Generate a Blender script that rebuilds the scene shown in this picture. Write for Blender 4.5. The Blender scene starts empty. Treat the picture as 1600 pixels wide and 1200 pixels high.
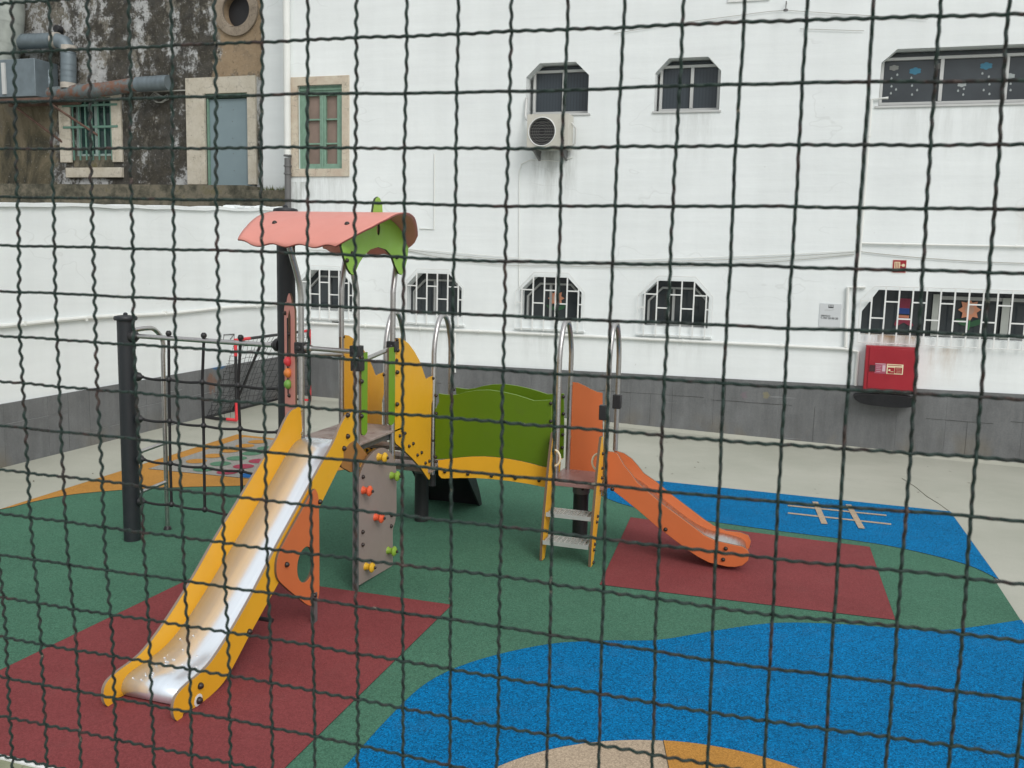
import bpy, bmesh, math, random
from mathutils import Vector, Matrix
from mathutils.geometry import tessellate_polygon
random.seed(7)
S = bpy.context.scene
COL = S.collection
R = math.radians

# ------------------------------------------------------------------ camera, sky, sun, exposure
# world frame: x runs along the back wall, y away towards it, z up, metres
CAM = Vector((0, 0, 2.4))
cR = Vector((0.95036, 0.3102, 0.02436)).normalized()
cF = Vector((-0.30427, 0.94287, -0.13568)).normalized()
cU = cR.cross(cF).normalized()
FPX = 1447.9
cd = bpy.data.cameras.new('camera')
cd.sensor_width = 36; cd.lens = FPX / 1600 * 36
cd.clip_start = 0.05; cd.clip_end = 500
cd.dof.use_dof = True; cd.dof.focus_distance = 7.5; cd.dof.aperture_fstop = 17
cam = bpy.data.objects.new('camera', cd); COL.objects.link(cam)
M = Matrix.Identity(4)
for i in range(3):
    M[i][0] = cR[i]; M[i][1] = cU[i]; M[i][2] = -cF[i]; M[i][3] = CAM[i]
cam.matrix_world = M
S.camera = cam

SUN_EL, SUN_AZ = 40, 138          # azimuth measured clockwise from +y
w = bpy.data.worlds.new('World'); S.world = w; w.use_nodes = True
nt = w.node_tree; nt.nodes.clear()
sky = nt.nodes.new('ShaderNodeTexSky'); sky.sky_type = 'NISHITA'; sky.sun_disc = False
sky.sun_elevation = R(SUN_EL); sky.sun_rotation = R(SUN_AZ); sky.air_density = 1.0; sky.dust_density = 4.0
hs = nt.nodes.new('ShaderNodeHueSaturation'); hs.inputs['Saturation'].default_value = 0.18
bg = nt.nodes.new('ShaderNodeBackground'); bg.inputs[1].default_value = 0.135
wo = nt.nodes.new('ShaderNodeOutputWorld')
nt.links.new(sky.outputs[0], hs.inputs['Color'])
# overcast layer: a thin even cloud, brighter towards the zenith (CIE overcast law)
tc = nt.nodes.new('ShaderNodeTexCoord'); sx = nt.nodes.new('ShaderNodeSeparateXYZ'); nt.links.new(tc.outputs['Generated'], sx.inputs[0])
rp = nt.nodes.new('ShaderNodeValToRGB'); rp.color_ramp.elements[0].position = 0.0; rp.color_ramp.elements[0].color = (2.6/8, 2.7/8, 2.8/8, 1)
rp.color_ramp.elements[1].position = 1.0; rp.color_ramp.elements[1].color = (7.4/8, 7.6/8, 7.8/8, 1); nt.links.new(sx.outputs[2], rp.inputs[0])
gn = nt.nodes.new('ShaderNodeVectorMath'); gn.operation = 'SCALE'; gn.inputs['Scale'].default_value = 8.0; nt.links.new(rp.outputs[0], gn.inputs[0])
mx = nt.nodes.new('ShaderNodeMix'); mx.data_type = 'RGBA'; mx.inputs[0].default_value = 0.62
nt.links.new(hs.outputs[0], mx.inputs[6]); nt.links.new(gn.outputs[0], mx.inputs[7]); nt.links.new(mx.outputs[2], bg.inputs[0]); nt.links.new(bg.outputs[0], wo.inputs[0])
sl = bpy.data.lights.new('sun', 'SUN'); sl.energy = 0.95; sl.angle = R(24); sl.color = (1, 0.97, 0.93)
so = bpy.data.objects.new('sun', sl); COL.objects.link(so)
sd = Vector((math.sin(R(SUN_AZ)) * math.cos(R(SUN_EL)), math.cos(R(SUN_AZ)) * math.cos(R(SUN_EL)), math.sin(R(SUN_EL))))
so.rotation_euler = sd.to_track_quat('Z', 'Y').to_euler()
S.view_settings.view_transform = 'Standard'; S.view_settings.look = 'None'
S.view_settings.gamma = 1; S.view_settings.exposure = 0.19
S.cycles.max_bounces = 6

# ------------------------------------------------------------------ helpers
def P(u, v, axis, val):
    """measured point: where the sight line of photo point (u,v) meets the plane axis=val"""
    d = cF + cR * ((u - 800) / FPX) - cU * ((v - 600) / FPX)
    k = 'xyz'.index(axis)
    t = (val - CAM[k]) / d[k]
    return CAM + d * t
def py(pts, y): return [(P(u, v, 'y', y).x, P(u, v, 'y', y).z) for u, v in pts]
def px(pts, x): return [(P(u, v, 'x', x).y, P(u, v, 'x', x).z) for u, v in pts]
def lerp(a, b, t): return a + (b - a) * t

def tag(o, label=None, cat=None, group=None, kind=None):
    if label: o['label'] = label
    if cat: o['category'] = cat
    if group: o['group'] = group
    if kind: o['kind'] = kind
    return o
def empty(name, loc=(0, 0, 0)):
    o = bpy.data.objects.new(name, None); COL.objects.link(o); o.location = loc; o.empty_display_size = 0.1
    return o

class MB:
    def __init__(s): s.v = []; s.f = []; s.m = []
    def add(s, vs, fs, mi=0):
        b = len(s.v); s.v += [tuple(q) for q in vs]
        s.f += [tuple(i + b for i in q) for q in fs]; s.m += [mi] * len(fs)
        return s
    def box(s, a, b, mi=0):
        x0, y0, z0 = a; x1, y1, z1 = b
        return s.add([(x0,y0,z0),(x1,y0,z0),(x1,y1,z0),(x0,y1,z0),(x0,y0,z1),(x1,y0,z1),(x1,y1,z1),(x0,y1,z1)],
            [(0,3,2,1),(4,5,6,7),(0,1,5,4),(1,2,6,5),(2,3,7,6),(3,0,4,7)], mi)
    def obox(s, c, ax, ay, az, mi=0):
        c = Vector(c); vs = [c + ax*i + ay*j + az*k for k in (-1,1) for j in (-1,1) for i in (-1,1)]
        return s.add(vs, [(0,2,3,1),(4,5,7,6),(0,1,5,4),(1,3,7,5),(3,2,6,7),(2,0,4,6)], mi)
    def tube(s, path, r, seg=10, mi=0, closed=False, caps=True):
        pts = [Vector(p) for p in path]; n = len(pts); rs = r if isinstance(r, (list, tuple)) else [r]*n
        ts = []
        for i in range(n):
            if closed: t = pts[(i+1) % n] - pts[i-1]
            else: t = pts[min(i+1, n-1)] - pts[max(i-1, 0)]
            ts.append(t.normalized() if t.length > 1e-9 else Vector((0,0,1)))
        up = Vector((0,0,1)) if abs(ts[0].z) < 0.9 else Vector((1,0,0))
        nrm = (up - ts[0]*up.dot(ts[0])).normalized()
        vs = []
        for i in range(n):
            nrm = nrm - ts[i]*nrm.dot(ts[i]); nrm.normalize()
            bn = ts[i].cross(nrm)
            for k in range(seg):
                a = 2*math.pi*k/seg
                vs.append(pts[i] + (nrm*math.cos(a) + bn*math.sin(a))*rs[i])
        fs = []
        for i in range(n if closed else n-1):
            j = (i+1) % n
            for k in range(seg):
                k2 = (k+1) % seg
                fs.append((i*seg+k, i*seg+k2, j*seg+k2, j*seg+k))
        if caps and not closed:
            fs.append(tuple(range(seg-1, -1, -1))); fs.append(tuple((n-1)*seg+k for k in range(seg)))
        return s.add(vs, fs, mi)
    def lathe(s, o, axis, prof, seg=16, mi=0):
        o = Vector(o); ax = Vector(axis).normalized()
        t = Vector((0,0,1)) if abs(ax.z) < 0.9 else Vector((1,0,0))
        a = (t - ax*t.dot(ax)).normalized(); b = ax.cross(a); vs = []
        for r, h in prof:
            for k in range(seg):
                q = 2*math.pi*k/seg; vs.append(o + ax*h + (a*math.cos(q) + b*math.sin(q))*max(r, 1e-5))
        fs = []
        for i in range(len(prof)-1):
            for k in range(seg):
                k2 = (k+1) % seg; fs.append((i*seg+k, i*seg+k2, (i+1)*seg+k2, (i+1)*seg+k))
        fs.append(tuple(range(seg-1, -1, -1))); fs.append(tuple((len(prof)-1)*seg+k for k in range(seg)))
        return s.add(vs, fs, mi)
    def sheet(s, pts, z, mi=0):
        return s.prism(pts, lambda a, b, d: (a, b, z + d), 0, 0, mi)
    def prism(s, outline, fn, d0, d1, mi=0, mi_side=None, holes=()):
        """outline in 2-D, fn(a,b,d) -> xyz, from depth d0 to d1 (equal: a flat sheet)"""
        loops = [list(outline)] + [list(h) for h in holes]
        tris = tessellate_polygon([[Vector((a, b, 0)) for a, b in L] for L in loops])
        flat = [q for L in loops for q in L]; n = len(flat)
        def area(t): return (flat[t[1]][0]-flat[t[0]][0])*(flat[t[2]][1]-flat[t[0]][1])-(flat[t[2]][0]-flat[t[0]][0])*(flat[t[1]][1]-flat[t[0]][1])
        tris = [t if area(t) > 0 else (t[0], t[2], t[1]) for t in tris]
        if d0 == d1: return s.add([fn(a, b, d0) for a, b in flat], tris, mi)
        s.add([fn(a, b, d0) for a, b in flat] + [fn(a, b, d1) for a, b in flat],
              [tuple(reversed(t)) for t in tris] + [tuple(i+n for i in t) for t in tris], mi)
        vs = [fn(a, b, d0) for a, b in flat] + [fn(a, b, d1) for a, b in flat]; fs = []; o = 0
        for L in loops:
            m = len(L)
            for i in range(m):
                j = (i+1) % m; fs.append((o+i, o+j, n+o+j, n+o+i))
            o += m
        return s.add(vs, fs, mi if mi_side is None else mi_side)
    def build(s, name, mats, parent=None, bevel=0, recalc=True, sharp=38, label=None, loc=None):
        me = bpy.data.meshes.new(name)
        off = Vector(loc) if loc else Vector((0, 0, 0))
        if parent is not None and loc is None: off = wloc(parent)
        me.from_pydata([tuple(Vector(v) - off) for v in s.v], [], s.f)
        if not isinstance(mats, (list, tuple)): mats = [mats]
        for m in mats: me.materials.append(m)
        for p, mi in zip(me.polygons, s.m): p.material_index = mi
        bm = bmesh.new(); bm.from_mesh(me)
        bmesh.ops.remove_doubles(bm, verts=bm.verts, dist=1e-5)
        if recalc: bmesh.ops.recalc_face_normals(bm, faces=bm.faces)
        bm.to_mesh(me); bm.free()
        me.polygons.foreach_set('use_smooth', [True]*len(me.polygons))
        me.set_sharp_from_angle(angle=R(sharp)); me.update()
        o = bpy.data.objects.new(name, me); COL.objects.link(o)
        if parent is not None:
            o.parent = parent; o.location = off - wloc(parent)
        else: o.location = off
        if bevel:
            b = o.modifiers.new('bevel', 'BEVEL'); b.width = bevel; b.segments = 2; b.limit_method = 'ANGLE'; b.angle_limit = R(50)
        if label: o['label'] = label
        return o
def wloc(o):
    v = Vector((0, 0, 0))
    while o is not None: v += o.location; o = o.parent
    return v
def catmull(pts, n=5, closed=False):
    out = []; m = len(pts)
    for i in range(m if closed else m-1):
        if closed: p0, p1, p2, p3 = pts[i-1], pts[i], pts[(i+1) % m], pts[(i+2) % m]
        else: p0, p1, p2, p3 = pts[max(i-1, 0)], pts[i], pts[i+1], pts[min(i+2, m-1)]
        for k in range(n):
            t = k/n
            out.append(tuple(0.5*((2*b) + (-a+c)*t + (2*a-5*b+4*c-d)*t*t + (-a+3*b-3*c+d)*t**3) for a, b, c, d in zip(p0, p1, p2, p3)))
    if not closed: out.append(tuple(pts[-1]))
    return out
def circle(cx, cy, rx, ry=None, n=24, a0=0, a1=2*math.pi):
    ry = ry or rx
    return [(cx + rx*math.cos(a0+(a1-a0)*k/n), cy + ry*math.sin(a0+(a1-a0)*k/n)) for k in range(n)]
def fx(x): return lambda a, b, d: (x + d, a, b)       # outline (y,z), depth along x
def fy(y): return lambda a, b, d: (a, y + d, b)       # outline (x,z), depth along y

# ------------------------------------------------------------------ materials
def srgb(r, g, b):
    f = lambda c: (c/255/12.92) if c/255 <= 0.04045 else ((c/255+0.055)/1.055)**2.4
    return (f(r), f(g), f(b), 1)
class NM:
    def __init__(s, name):
        s.m = bpy.data.materials.new(name); s.m.use_nodes = True; s.t = s.m.node_tree; s.n = s.t.nodes
        s.b = s.n['Principled BSDF']; s.co = s.n.new('ShaderNodeTexCoord').outputs['Object']
    def set(s, **k):
        for a, v in k.items():
            i = s.b.inputs[a.replace('_', ' ')]
            if hasattr(v, 'links') or isinstance(v, bpy.types.NodeSocket): s.t.links.new(v, i)
            else: i.default_value = v
        return s
    def L(s, a, i): s.t.links.new(a, i)
    def map(s, scale=(1, 1, 1), loc=(0, 0, 0), rot=(0, 0, 0)):
        m = s.n.new('ShaderNodeMapping'); m.inputs['Scale'].default_value = scale; m.inputs['Location'].default_value = loc
        m.inputs['Rotation'].default_value = rot; s.L(s.co, m.inputs[0]); return m.outputs[0]
    def noise(s, scale, detail=4, rough=0.55, vec=None, dist=0):
        n = s.n.new('ShaderNodeTexNoise'); n.inputs['Scale'].default_value = scale; n.inputs['Detail'].default_value = detail
        n.inputs['Roughness'].default_value = rough; n.inputs['Distortion'].default_value = dist
        s.L(vec or s.co, n.inputs['Vector']); return n.outputs['Fac']
    def vor(s, scale, vec=None, out='Color', feat='F1'):
        n = s.n.new('ShaderNodeTexVoronoi'); n.inputs['Scale'].default_value = scale; n.feature = feat
        s.L(vec or s.co, n.inputs['Vector']); return n.outputs[out]
    def ramp(s, fac, stops, interp='LINEAR'):
        n = s.n.new('ShaderNodeValToRGB'); n.color_ramp.interpolation = interp; e = n.color_ramp.elements
        while len(e) < len(stops): e.new(0.5)
        for q, (p, c) in zip(e, stops):
            q.position = p; q.color = c if isinstance(c, (tuple, list)) else (c, c, c, 1)
        s.L(fac, n.inputs[0]); return n.outputs[0]
    def mix(s, fac, a, b, mode='MIX'):
        n = s.n.new('ShaderNodeMix'); n.data_type = 'RGBA'; n.blend_type = mode
        for sock, v in ((n.inputs[0], fac), (n.inputs[6], a), (n.inputs[7], b)):
            if isinstance(v, bpy.types.NodeSocket): s.L(v, sock)
            else: sock.default_value = v
        return n.outputs[2]
    def math(s, op, a, b=0.0, clamp=False):
        n = s.n.new('ShaderNodeMath'); n.operation = op; n.use_clamp = clamp
        for sock, v in ((n.inputs[0], a), (n.inputs[1], b)):
            if isinstance(v, bpy.types.NodeSocket): s.L(v, sock)
            else: sock.default_value = v
        return n.outputs[0]
    def sep(s):
        n = s.n.new('ShaderNodeSeparateXYZ'); s.L(s.co, n.inputs[0]); return n.outputs
    def bump(s, h, strength=0.3, dist=0.01):
        n = s.n.new('ShaderNodeBump'); n.inputs['Strength'].default_value = strength; n.inputs['Distance'].default_value = dist
        s.L(h, n.inputs['Height']); s.L(n.outputs[0], s.b.inputs['Normal']); return s

def m_plain(name, col, rough=0.5, metal=0, var=0.08, scale=3, bump=0, spec=None):
    m = NM(name); f = m.noise(scale, 5)
    c = m.mix(1.0, col, m.ramp(f, [(0.25, 1-var), (0.75, 1+var)]), 'MULTIPLY')
    m.set(Base_Color=c, Roughness=m.ramp(m.noise(scale*4, 4), [(0.3, max(rough-0.08, 0)), (0.7, min(rough+0.08, 1))]), Metallic=metal)
    if bump: m.bump(m.noise(bump, 4), 0.15, 0.003)
    if spec is not None: m.set(Specular_IOR_Level=spec)
    return m.m
def m_rubber(name, col, c=0.5, big=0.07):
    m = NM(name)
    cell = m.ramp(m.vor(130), [(0.0, 1-c), (0.45, 1-c*0.1), (0.6, 1+c*0.15), (1.0, 1+c)])
    fine = m.ramp(m.noise(230, 2), [(0.3, 1-c*0.7), (0.7, 1+c*0.7)])
    bg_ = m.ramp(m.noise(1.3, 6, 0.65), [(0.3, 1-big), (0.7, 1+big)])
    # scuffs: slightly greyer, paler patches where feet wear the granules
    k = m.mix(1, m.mix(1, m.mix(1, col, cell, 'MULTIPLY'), fine, 'MULTIPLY'), bg_, 'MULTIPLY')
    wear = m.ramp(m.noise(3.5, 9, 0.75), [(0.52, 0), (0.75, 0.13)])
    dirt = m.ramp(m.noise(0.9, 8, 0.7, m.map((1, 1, 1), (4, 7, 0))), [(0.5, 1.0), (0.72, 0.86)])
    k = m.mix(1, k, dirt, 'MULTIPLY')
    k = m.mix(wear, k, m.mix(0.5, col, srgb(112, 114, 106)))
    m.set(Base_Color=k, Roughness=0.9, Specular_IOR_Level=0.12); m.bump(m.vor(130, out='Distance'), 0.5, 0.004)
    return m.m
def m_wall_white(name='white_masonry_paint', stains=()):
    m = NM(name); x, y, z = m.sep()[:3]
    base = srgb(236, 241, 241)
    n1 = m.ramp(m.noise(0.9, 6, 0.6), [(0.3, 0.95), (0.7, 1.02)])
    streak = m.ramp(m.noise(1.0, 6, 0.65, m.map((2.2, 2.2, 0.18))), [(0.3, 0.955), (0.62, 1.01)])
    rows = m.ramp(m.noise(1.0, 4, 0.6, m.map((0.5, 0.5, 5))), [(0.35, 0.965), (0.65, 1.01)])
    c = m.mix(1, m.mix(1, m.mix(1, base, n1, 'MULTIPLY'), streak, 'MULTIPLY'), rows, 'MULTIPLY')
    grime = m.ramp(m.noise(2.2, 9, 0.72, m.map((1.5, 1.5, 0.5), (3, 0, 0))), [(0.58, 0), (0.78, 0.10)])
    c = m.mix(grime, c, srgb(176, 176, 164))
    specks = m.ramp(m.noise(14, 3, 0.5), [(0.74, 0), (0.78, 0.45)])
    c = m.mix(specks, c, srgb(150, 148, 140))
    for (xa, xb, zt, zb_, col, amt, fr) in stains:     # drip marks: x range, top, bottom
        dx = m.math('SUBTRACT', 1.0, m.math('ABSOLUTE', m.math('MULTIPLY', m.math('SUBTRACT', x, (xa+xb)/2), 2/(xb-xa))), True)
        dz = m.math('MULTIPLY', m.math('SUBTRACT', z, zb_), 1/(zt-zb_), True)
        top = m.math('LESS_THAN', z, zt)
        n_ = m.ramp(m.noise(1.0, 8, 0.72, m.map((fr, fr, 0.9), (xa, 0, zt))), [(0.42, 0), (0.68, 1)])
        k_ = m.math('MULTIPLY', m.math('MULTIPLY', m.math('MULTIPLY', m.math('MULTIPLY', dx, 2.5, True), dz), top), m.math('MULTIPLY', n_, amt))
        c = m.mix(k_, c, col)
    crk = m.ramp(m.math('ABSOLUTE', m.math('SUBTRACT', m.noise(0.45, 4, 0.5, m.map((1, 1, 1.8), (11, 0, 3))), 0.5)), [(0.0, 0.14), (0.0016, 0)])
    crk = m.math('MULTIPLY', crk, m.ramp(m.noise(0.5, 2, 0.5, m.map((1, 1, 1), (3, 0, 8))), [(0.5, 0), (0.56, 1)]))
    c = m.mix(crk, c, srgb(140, 140, 132))
    m.set(Base_Color=c, Roughness=0.75)
    h = m.math('ADD', m.noise(3.5, 8, 0.6), m.math('MULTIPLY', m.noise(1.0, 3, 0.5, m.map((0.6, 0.6, 9))), 0.7))
    m.bump(h, 0.5, 0.012)
    return m.m
def m_plinth(name='grey_stone_plinth', spots=()):
    m = NM(name)
    a = m.ramp(m.noise(1.0, 8, 0.7, m.map((7, 7, 1.1))), [(0.25, srgb(96, 98, 98)), (0.5, srgb(107, 109, 110)), (0.75, srgb(118, 120, 120))])
    b = m.ramp(m.noise(2.0, 6, 0.65), [(0.3, 0.8), (0.7, 1.1)])
    c = m.mix(1, a, b, 'MULTIPLY')
    fine = m.ramp(m.noise(60, 3), [(0.3, 0.9), (0.7, 1.1)])
    c = m.mix(1, c, fine, 'MULTIPLY')
    scr = m.ramp(m.noise(1.0, 4, 0.6, m.map((0.7, 0.7, 22))), [(0.7, 0), (0.74, 0.4)])
    c = m.mix(scr, c, srgb(175, 178, 180))
    # rusty and ochre damp marks low on the stone
    z = m.sep()[2]
    low = m.math('MULTIPLY', m.ramp(z, [(0.0, 1), (0.3, 0)]), m.ramp(m.noise(1.6, 5, 0.6, m.map((1, 1, 0.6), (7, 0, 0))), [(0.5, 0), (0.7, 0.55)]))
    c = m.mix(low, c, srgb(118, 104, 72))
    for (ctr, rad, col, amt) in spots:   # old paint and rust marks with a shape of their own
        mp = m.n.new('ShaderNodeMapping'); mp.vector_type = 'POINT'
        mp.inputs['Location'].default_value = [-a_/b_ for a_, b_ in zip(ctr, rad)]; mp.inputs['Scale'].default_value = [1/b_ for b_ in rad]
        m.L(m.co, mp.inputs[0]); ln = m.n.new('ShaderNodeVectorMath'); ln.operation = 'LENGTH'; m.L(mp.outputs[0], ln.inputs[0])
        k = m.math('SUBTRACT', m.math('ADD', 1.0, m.math('MULTIPLY', m.noise(22, 8, 0.75), 0.0)), ln.outputs['Value'])
        k = m.math('ADD', k, m.math('MULTIPLY', m.math('SUBTRACT', m.noise(14, 9, 0.75), 0.5), 2.4))
        c = m.mix(m.ramp(k, [(0.35, 0), (0.5, amt)]), c, col)
    m.set(Base_Color=c, Roughness=0.7); m.bump(m.noise(25, 5), 0.2, 0.004)
    return m.m
def m_old_wall():
    m = NM('peeling_old_render'); X, Y, Z = m.sep()[:3]      # object space: x = world + 12
    def band(v, a, b): return m.ramp(m.math('ADD', m.math('MULTIPLY', m.math('SUBTRACT', v, a), 1/(b-a)), m.math('MULTIPLY', m.math('SUBTRACT', m.noise(2.6, 10, 0.75), 0.5), 2.6)), [(0.35, 0), (0.65, 1)])
    right = band(X, 1.55, 2.0); high = band(Z, 5.2, 5.6); left = band(X, -1.6, -2.1)
    tan = m.ramp(m.noise(1.8, 7, 0.65), [(0.3, srgb(132, 114, 92)), (0.5, srgb(156, 136, 110)), (0.7, srgb(118, 106, 90))])
    grey = m.ramp(m.noise(2.4, 9, 0.7, m.map((1, 1, 0.9), (3, 0, 1))), [(0.35, srgb(80, 78, 72)), (0.5, srgb(112, 108, 98)), (0.62, srgb(128, 124, 114))])
    white = m.ramp(m.noise(1.9, 14, 0.8, m.map((1.0, 1.0, 1.0), (0, 0, 4)), 0.1), [(0.485, 0), (0.505, 1)])
    c = m.mix(m.math('MULTIPLY', white, 0.95), grey, m.ramp(m.noise(8, 6), [(0.3, srgb(158, 160, 160)), (0.7, srgb(196, 198, 198))]))
    # black algae: heavy in the middle, open patches elsewhere
    bz = m.noise(0.9, 5, 0.6, m.map((1.4, 1.4, 0.5), (0.6, 0, 2)))
    bf = m.noise(3.2, 14, 0.82, m.map((1.0, 1.0, 0.95), (5, 0, 7)), 0.1)
    mid = m.math('MULTIPLY', band(X, -0.9, -0.3), m.math('SUBTRACT', 1.0, band(X, 1.5, 1.9)))
    bb_ = m.math('ADD', m.math('ADD', m.math('MULTIPLY', bz, 0.45), m.math('MULTIPLY', bf, 0.6)), m.math('MULTIPLY', mid, 0.07))
    c = m.mix(m.ramp(bb_, [(0.53, 0), (0.57, 0.95)]), c, m.ramp(m.noise(6, 8, 0.7), [(0.35, srgb(38, 36, 32)), (0.7, srgb(74, 70, 60))]))
    # plain tan render under the round opening
    c = m.mix(m.math('MULTIPLY', right, high), c, m.mix(m.ramp(m.noise(3.5, 11, 0.78, m.map((1, 1, 0.8), (2, 0, 9))), [(0.55, 0), (0.62, 0.85)]), tan, srgb(70, 66, 54)))
    # stained brown render low on the left
    lowl = m.math('MULTIPLY', left, m.math('SUBTRACT', 1.0, band(Z, 5.1, 5.5)))
    st_ = m.ramp(m.noise(1.0, 7, 0.65, m.map((1.5, 1.5, 0.5), (1, 0, 0)), 0.6), [(0.38, srgb(52, 52, 44)), (0.47, srgb(90, 84, 66)), (0.56, srgb(120, 110, 90)), (0.66, srgb(98, 96, 88))])
    c = m.mix(lowl, c, st_)
    fl = m.ramp(m.noise(30, 7, 0.75), [(0.60, 0), (0.64, 0.6)]); c = m.mix(fl, c, srgb(206, 204, 196))
    dk = m.ramp(m.noise(24, 7, 0.75, m.map((1, 1, 1), (8, 0, 3))), [(0.60, 0), (0.64, 0.6)]); c = m.mix(dk, c, srgb(54, 50, 42))
    m.set(Base_Color=c, Roughness=0.92); m.bump(bf, 0.8, 0.03)
    return m.m
def m_stone(name, c0, c1):
    m = NM(name)
    c = m.ramp(m.noise(5, 9, 0.7), [(0.3, c0), (0.65, c1)])
    c = m.mix(m.ramp(m.noise(2.2, 11, 0.75, m.map((1, 1, 1), (5, 0, 2))), [(0.56, 0), (0.66, 0.45)]), c, srgb(118, 112, 98))
    ck = m.ramp(m.math('ABSOLUTE', m.math('SUBTRACT', m.noise(1.6, 7, 0.6, m.map((1, 1, 1), (1, 0, 6))), 0.5)), [(0.0, 0.7), (0.004, 0)])
    c = m.mix(ck, c, srgb(70, 64, 54))
    pit = m.ramp(m.noise(38, 6, 0.65), [(0.6, 0), (0.67, 0.55)])
    c = m.mix(pit, c, srgb(112, 102, 88))
    m.set(Base_Color=c, Roughness=0.85); m.bump(m.noise(30, 5), 0.35, 0.006); return m.m
def m_concrete_floor():
    m = NM('painted_concrete_floor')
    c = m.ramp(m.noise(0.7, 8, 0.62), [(0.3, srgb(159, 160, 147)), (0.7, srgb(176, 176, 164))])
    d = m.ramp(m.noise(2.5, 9, 0.75, m.map((0.5, 1.6, 1), (4, 2, 0))), [(0.55, 0), (0.75, 0.30)])
    c = m.mix(d, c, srgb(135, 137, 125))
    sp = m.ramp(m.noise(9, 2, 0.4), [(0.76, 0), (0.79, 0.5)])
    c = m.mix(sp, c, srgb(95, 92, 80))
    fine = m.ramp(m.noise(90, 3), [(0.3, 0.95), (0.7, 1.05)]); c = m.mix(1, c, fine, 'MULTIPLY')
    m.set(Base_Color=c, Roughness=0.6); m.bump(m.noise(6, 6), 0.15, 0.01); return m.m
def m_panel(name, col, rough=0.42):
    m = NM(name)
    c = m.mix(1, col, m.ramp(m.noise(2.5, 5, 0.6), [(0.3, 0.95), (0.7, 1.04)]), 'MULTIPLY')
    scr = m.ramp(m.noise(1.0, 5, 0.7, m.map((14, 14, 60))), [(0.68, 0), (0.75, 0.14)])
    c = m.mix(scr, c, srgb(200, 196, 188))
    dirt = m.ramp(m.noise(6, 8, 0.75), [(0.6, 0), (0.8, 0.2)])
    c = m.mix(dirt, c, srgb(84, 74, 58))
    m.set(Base_Color=c, Roughness=m.ramp(m.noise(9, 5), [(0.3, rough-0.07), (0.7, rough+0.1)]), Specular_IOR_Level=0.35)
    m.bump(m.noise(220, 2), 0.05, 0.001); return m.m
def m_steel(name, col=(0.50, 0.50, 0.50, 1), rough=0.33, stretch=(60, 3, 60)):
    m = NM(name)
    br = m.noise(1.0, 5, 0.6, m.map(stretch))
    c = m.mix(1, col, m.ramp(br, [(0.3, 0.9), (0.7, 1.08)]), 'MULTIPLY')
    m.set(Base_Color=c, Metallic=1.0, Roughness=m.ramp(br, [(0.3, rough-0.06), (0.7, rough+0.08)]))
    m.bump(br, 0.04, 0.001); return m.m
def m_wire():
    m = NM('chipped_green_wire_paint')
    n = m.noise(21, 7, 0.75)
    c = m.ramp(n, [(0.36, srgb(18, 26, 25)), (0.50, srgb(28, 50, 44)), (0.57, srgb(34, 36, 34)), (0.63, srgb(58, 42, 39)), (0.72, srgb(96, 92, 84))])
    ch = m.ramp(m.noise(55, 5, 0.75, None, 1.5), [(0.66, 0), (0.69, 0.8)])
    c = m.mix(ch, c, srgb(128, 122, 108))
    m.set(Base_Color=c, Roughness=0.55, Specular_IOR_Level=0.35); m.bump(m.noise(160, 4), 0.7, 0.0006)
    return m.m
def m_glass(name, col, rough=0.08):
    m = NM(name)
    c = m.mix(1, col, m.ramp(m.noise(1.4, 5, 0.6), [(0.3, 0.75), (0.7, 1.25)]), 'MULTIPLY')
    m.set(Base_Color=c, Roughness=rough, Specular_IOR_Level=0.5); return m.m
def m_blind(name, col, horizontal=True, freq=40):
    m = NM(name); x, y, z = m.sep()[:3]
    wv = m.math('SINE', m.math('MULTIPLY', z if horizontal else x, freq*2))
    c = m.mix(1, col, m.ramp(m.math('MULTIPLY_ADD' if False else 'MULTIPLY', m.math('ADD', wv, 1.0), 0.5), [(0.1, 0.88), (0.5, 1.06)]), 'MULTIPLY')
    m.set(Base_Color=c, Roughness=0.25); return m.m

XLW = -8.122
WHITE = m_wall_white()
def _st(x0, x1, zt, zb, col, amt, fr=7): return (x0+2.5, x1+2.5, zt, zb, col, amt, fr)
DG = srgb(128, 130, 122); RS = srgb(168, 138, 104)
WHITE_B = m_wall_white('white_masonry_paint_stained', [_st(-4.15, -3.30, 3.93, 2.9, DG, 0.75), _st(0.55, 1.45, 1.50, 1.34, RS, 1.6, 5), _st(0.55, 3.6, 1.49, 1.0, DG, 0.35, 5),
    _st(-2.35, -1.35, 4.42, 3.5, DG, 0.3), _st(0.5, 3.6, 4.42, 3.6, DG, 0.25), _st(-8.1, -6.9, 3.58, 2.6, DG, 0.45), _st(-4.25, -3.15, 1.33, 0.78, DG, 0.35), _st(-6.1, -5.0, 1.33, 0.78, DG, 0.4),
    _st(-2.45, -1.3, 1.33, 0.78, DG, 0.3), _st(1.4, 1.9, 1.36, 0.85, srgb(180, 160, 136), 0.7, 4), _st(2.3, 3.2, 3.2, 2.6, RS, 0.5, 4), _st(-8.13, -7.7, 3.5, 2.9, srgb(92, 96, 70), 0.9, 9)]); _a = P(331, 598, 'x', XLW) - Vector((XLW, 9, 0)); _b = P(341, 574, 'x', XLW) - Vector((XLW, 9, 0))
_c = P(1163, 617, 'y', 13.17) - Vector((-2.5, 13.2, 0)); _d = P(1197, 617, 'y', 13.17) - Vector((-2.5, 13.2, 0))
PLINTH = m_plinth(); PLINTH_L = m_plinth('grey_stone_plinth_marked', [(_a, (0.3, 0.16, 0.24), srgb(122, 92, 76), 0.8), (_b, (0.3, 0.26, 0.05), srgb(52, 100, 140), 0.95)])
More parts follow.
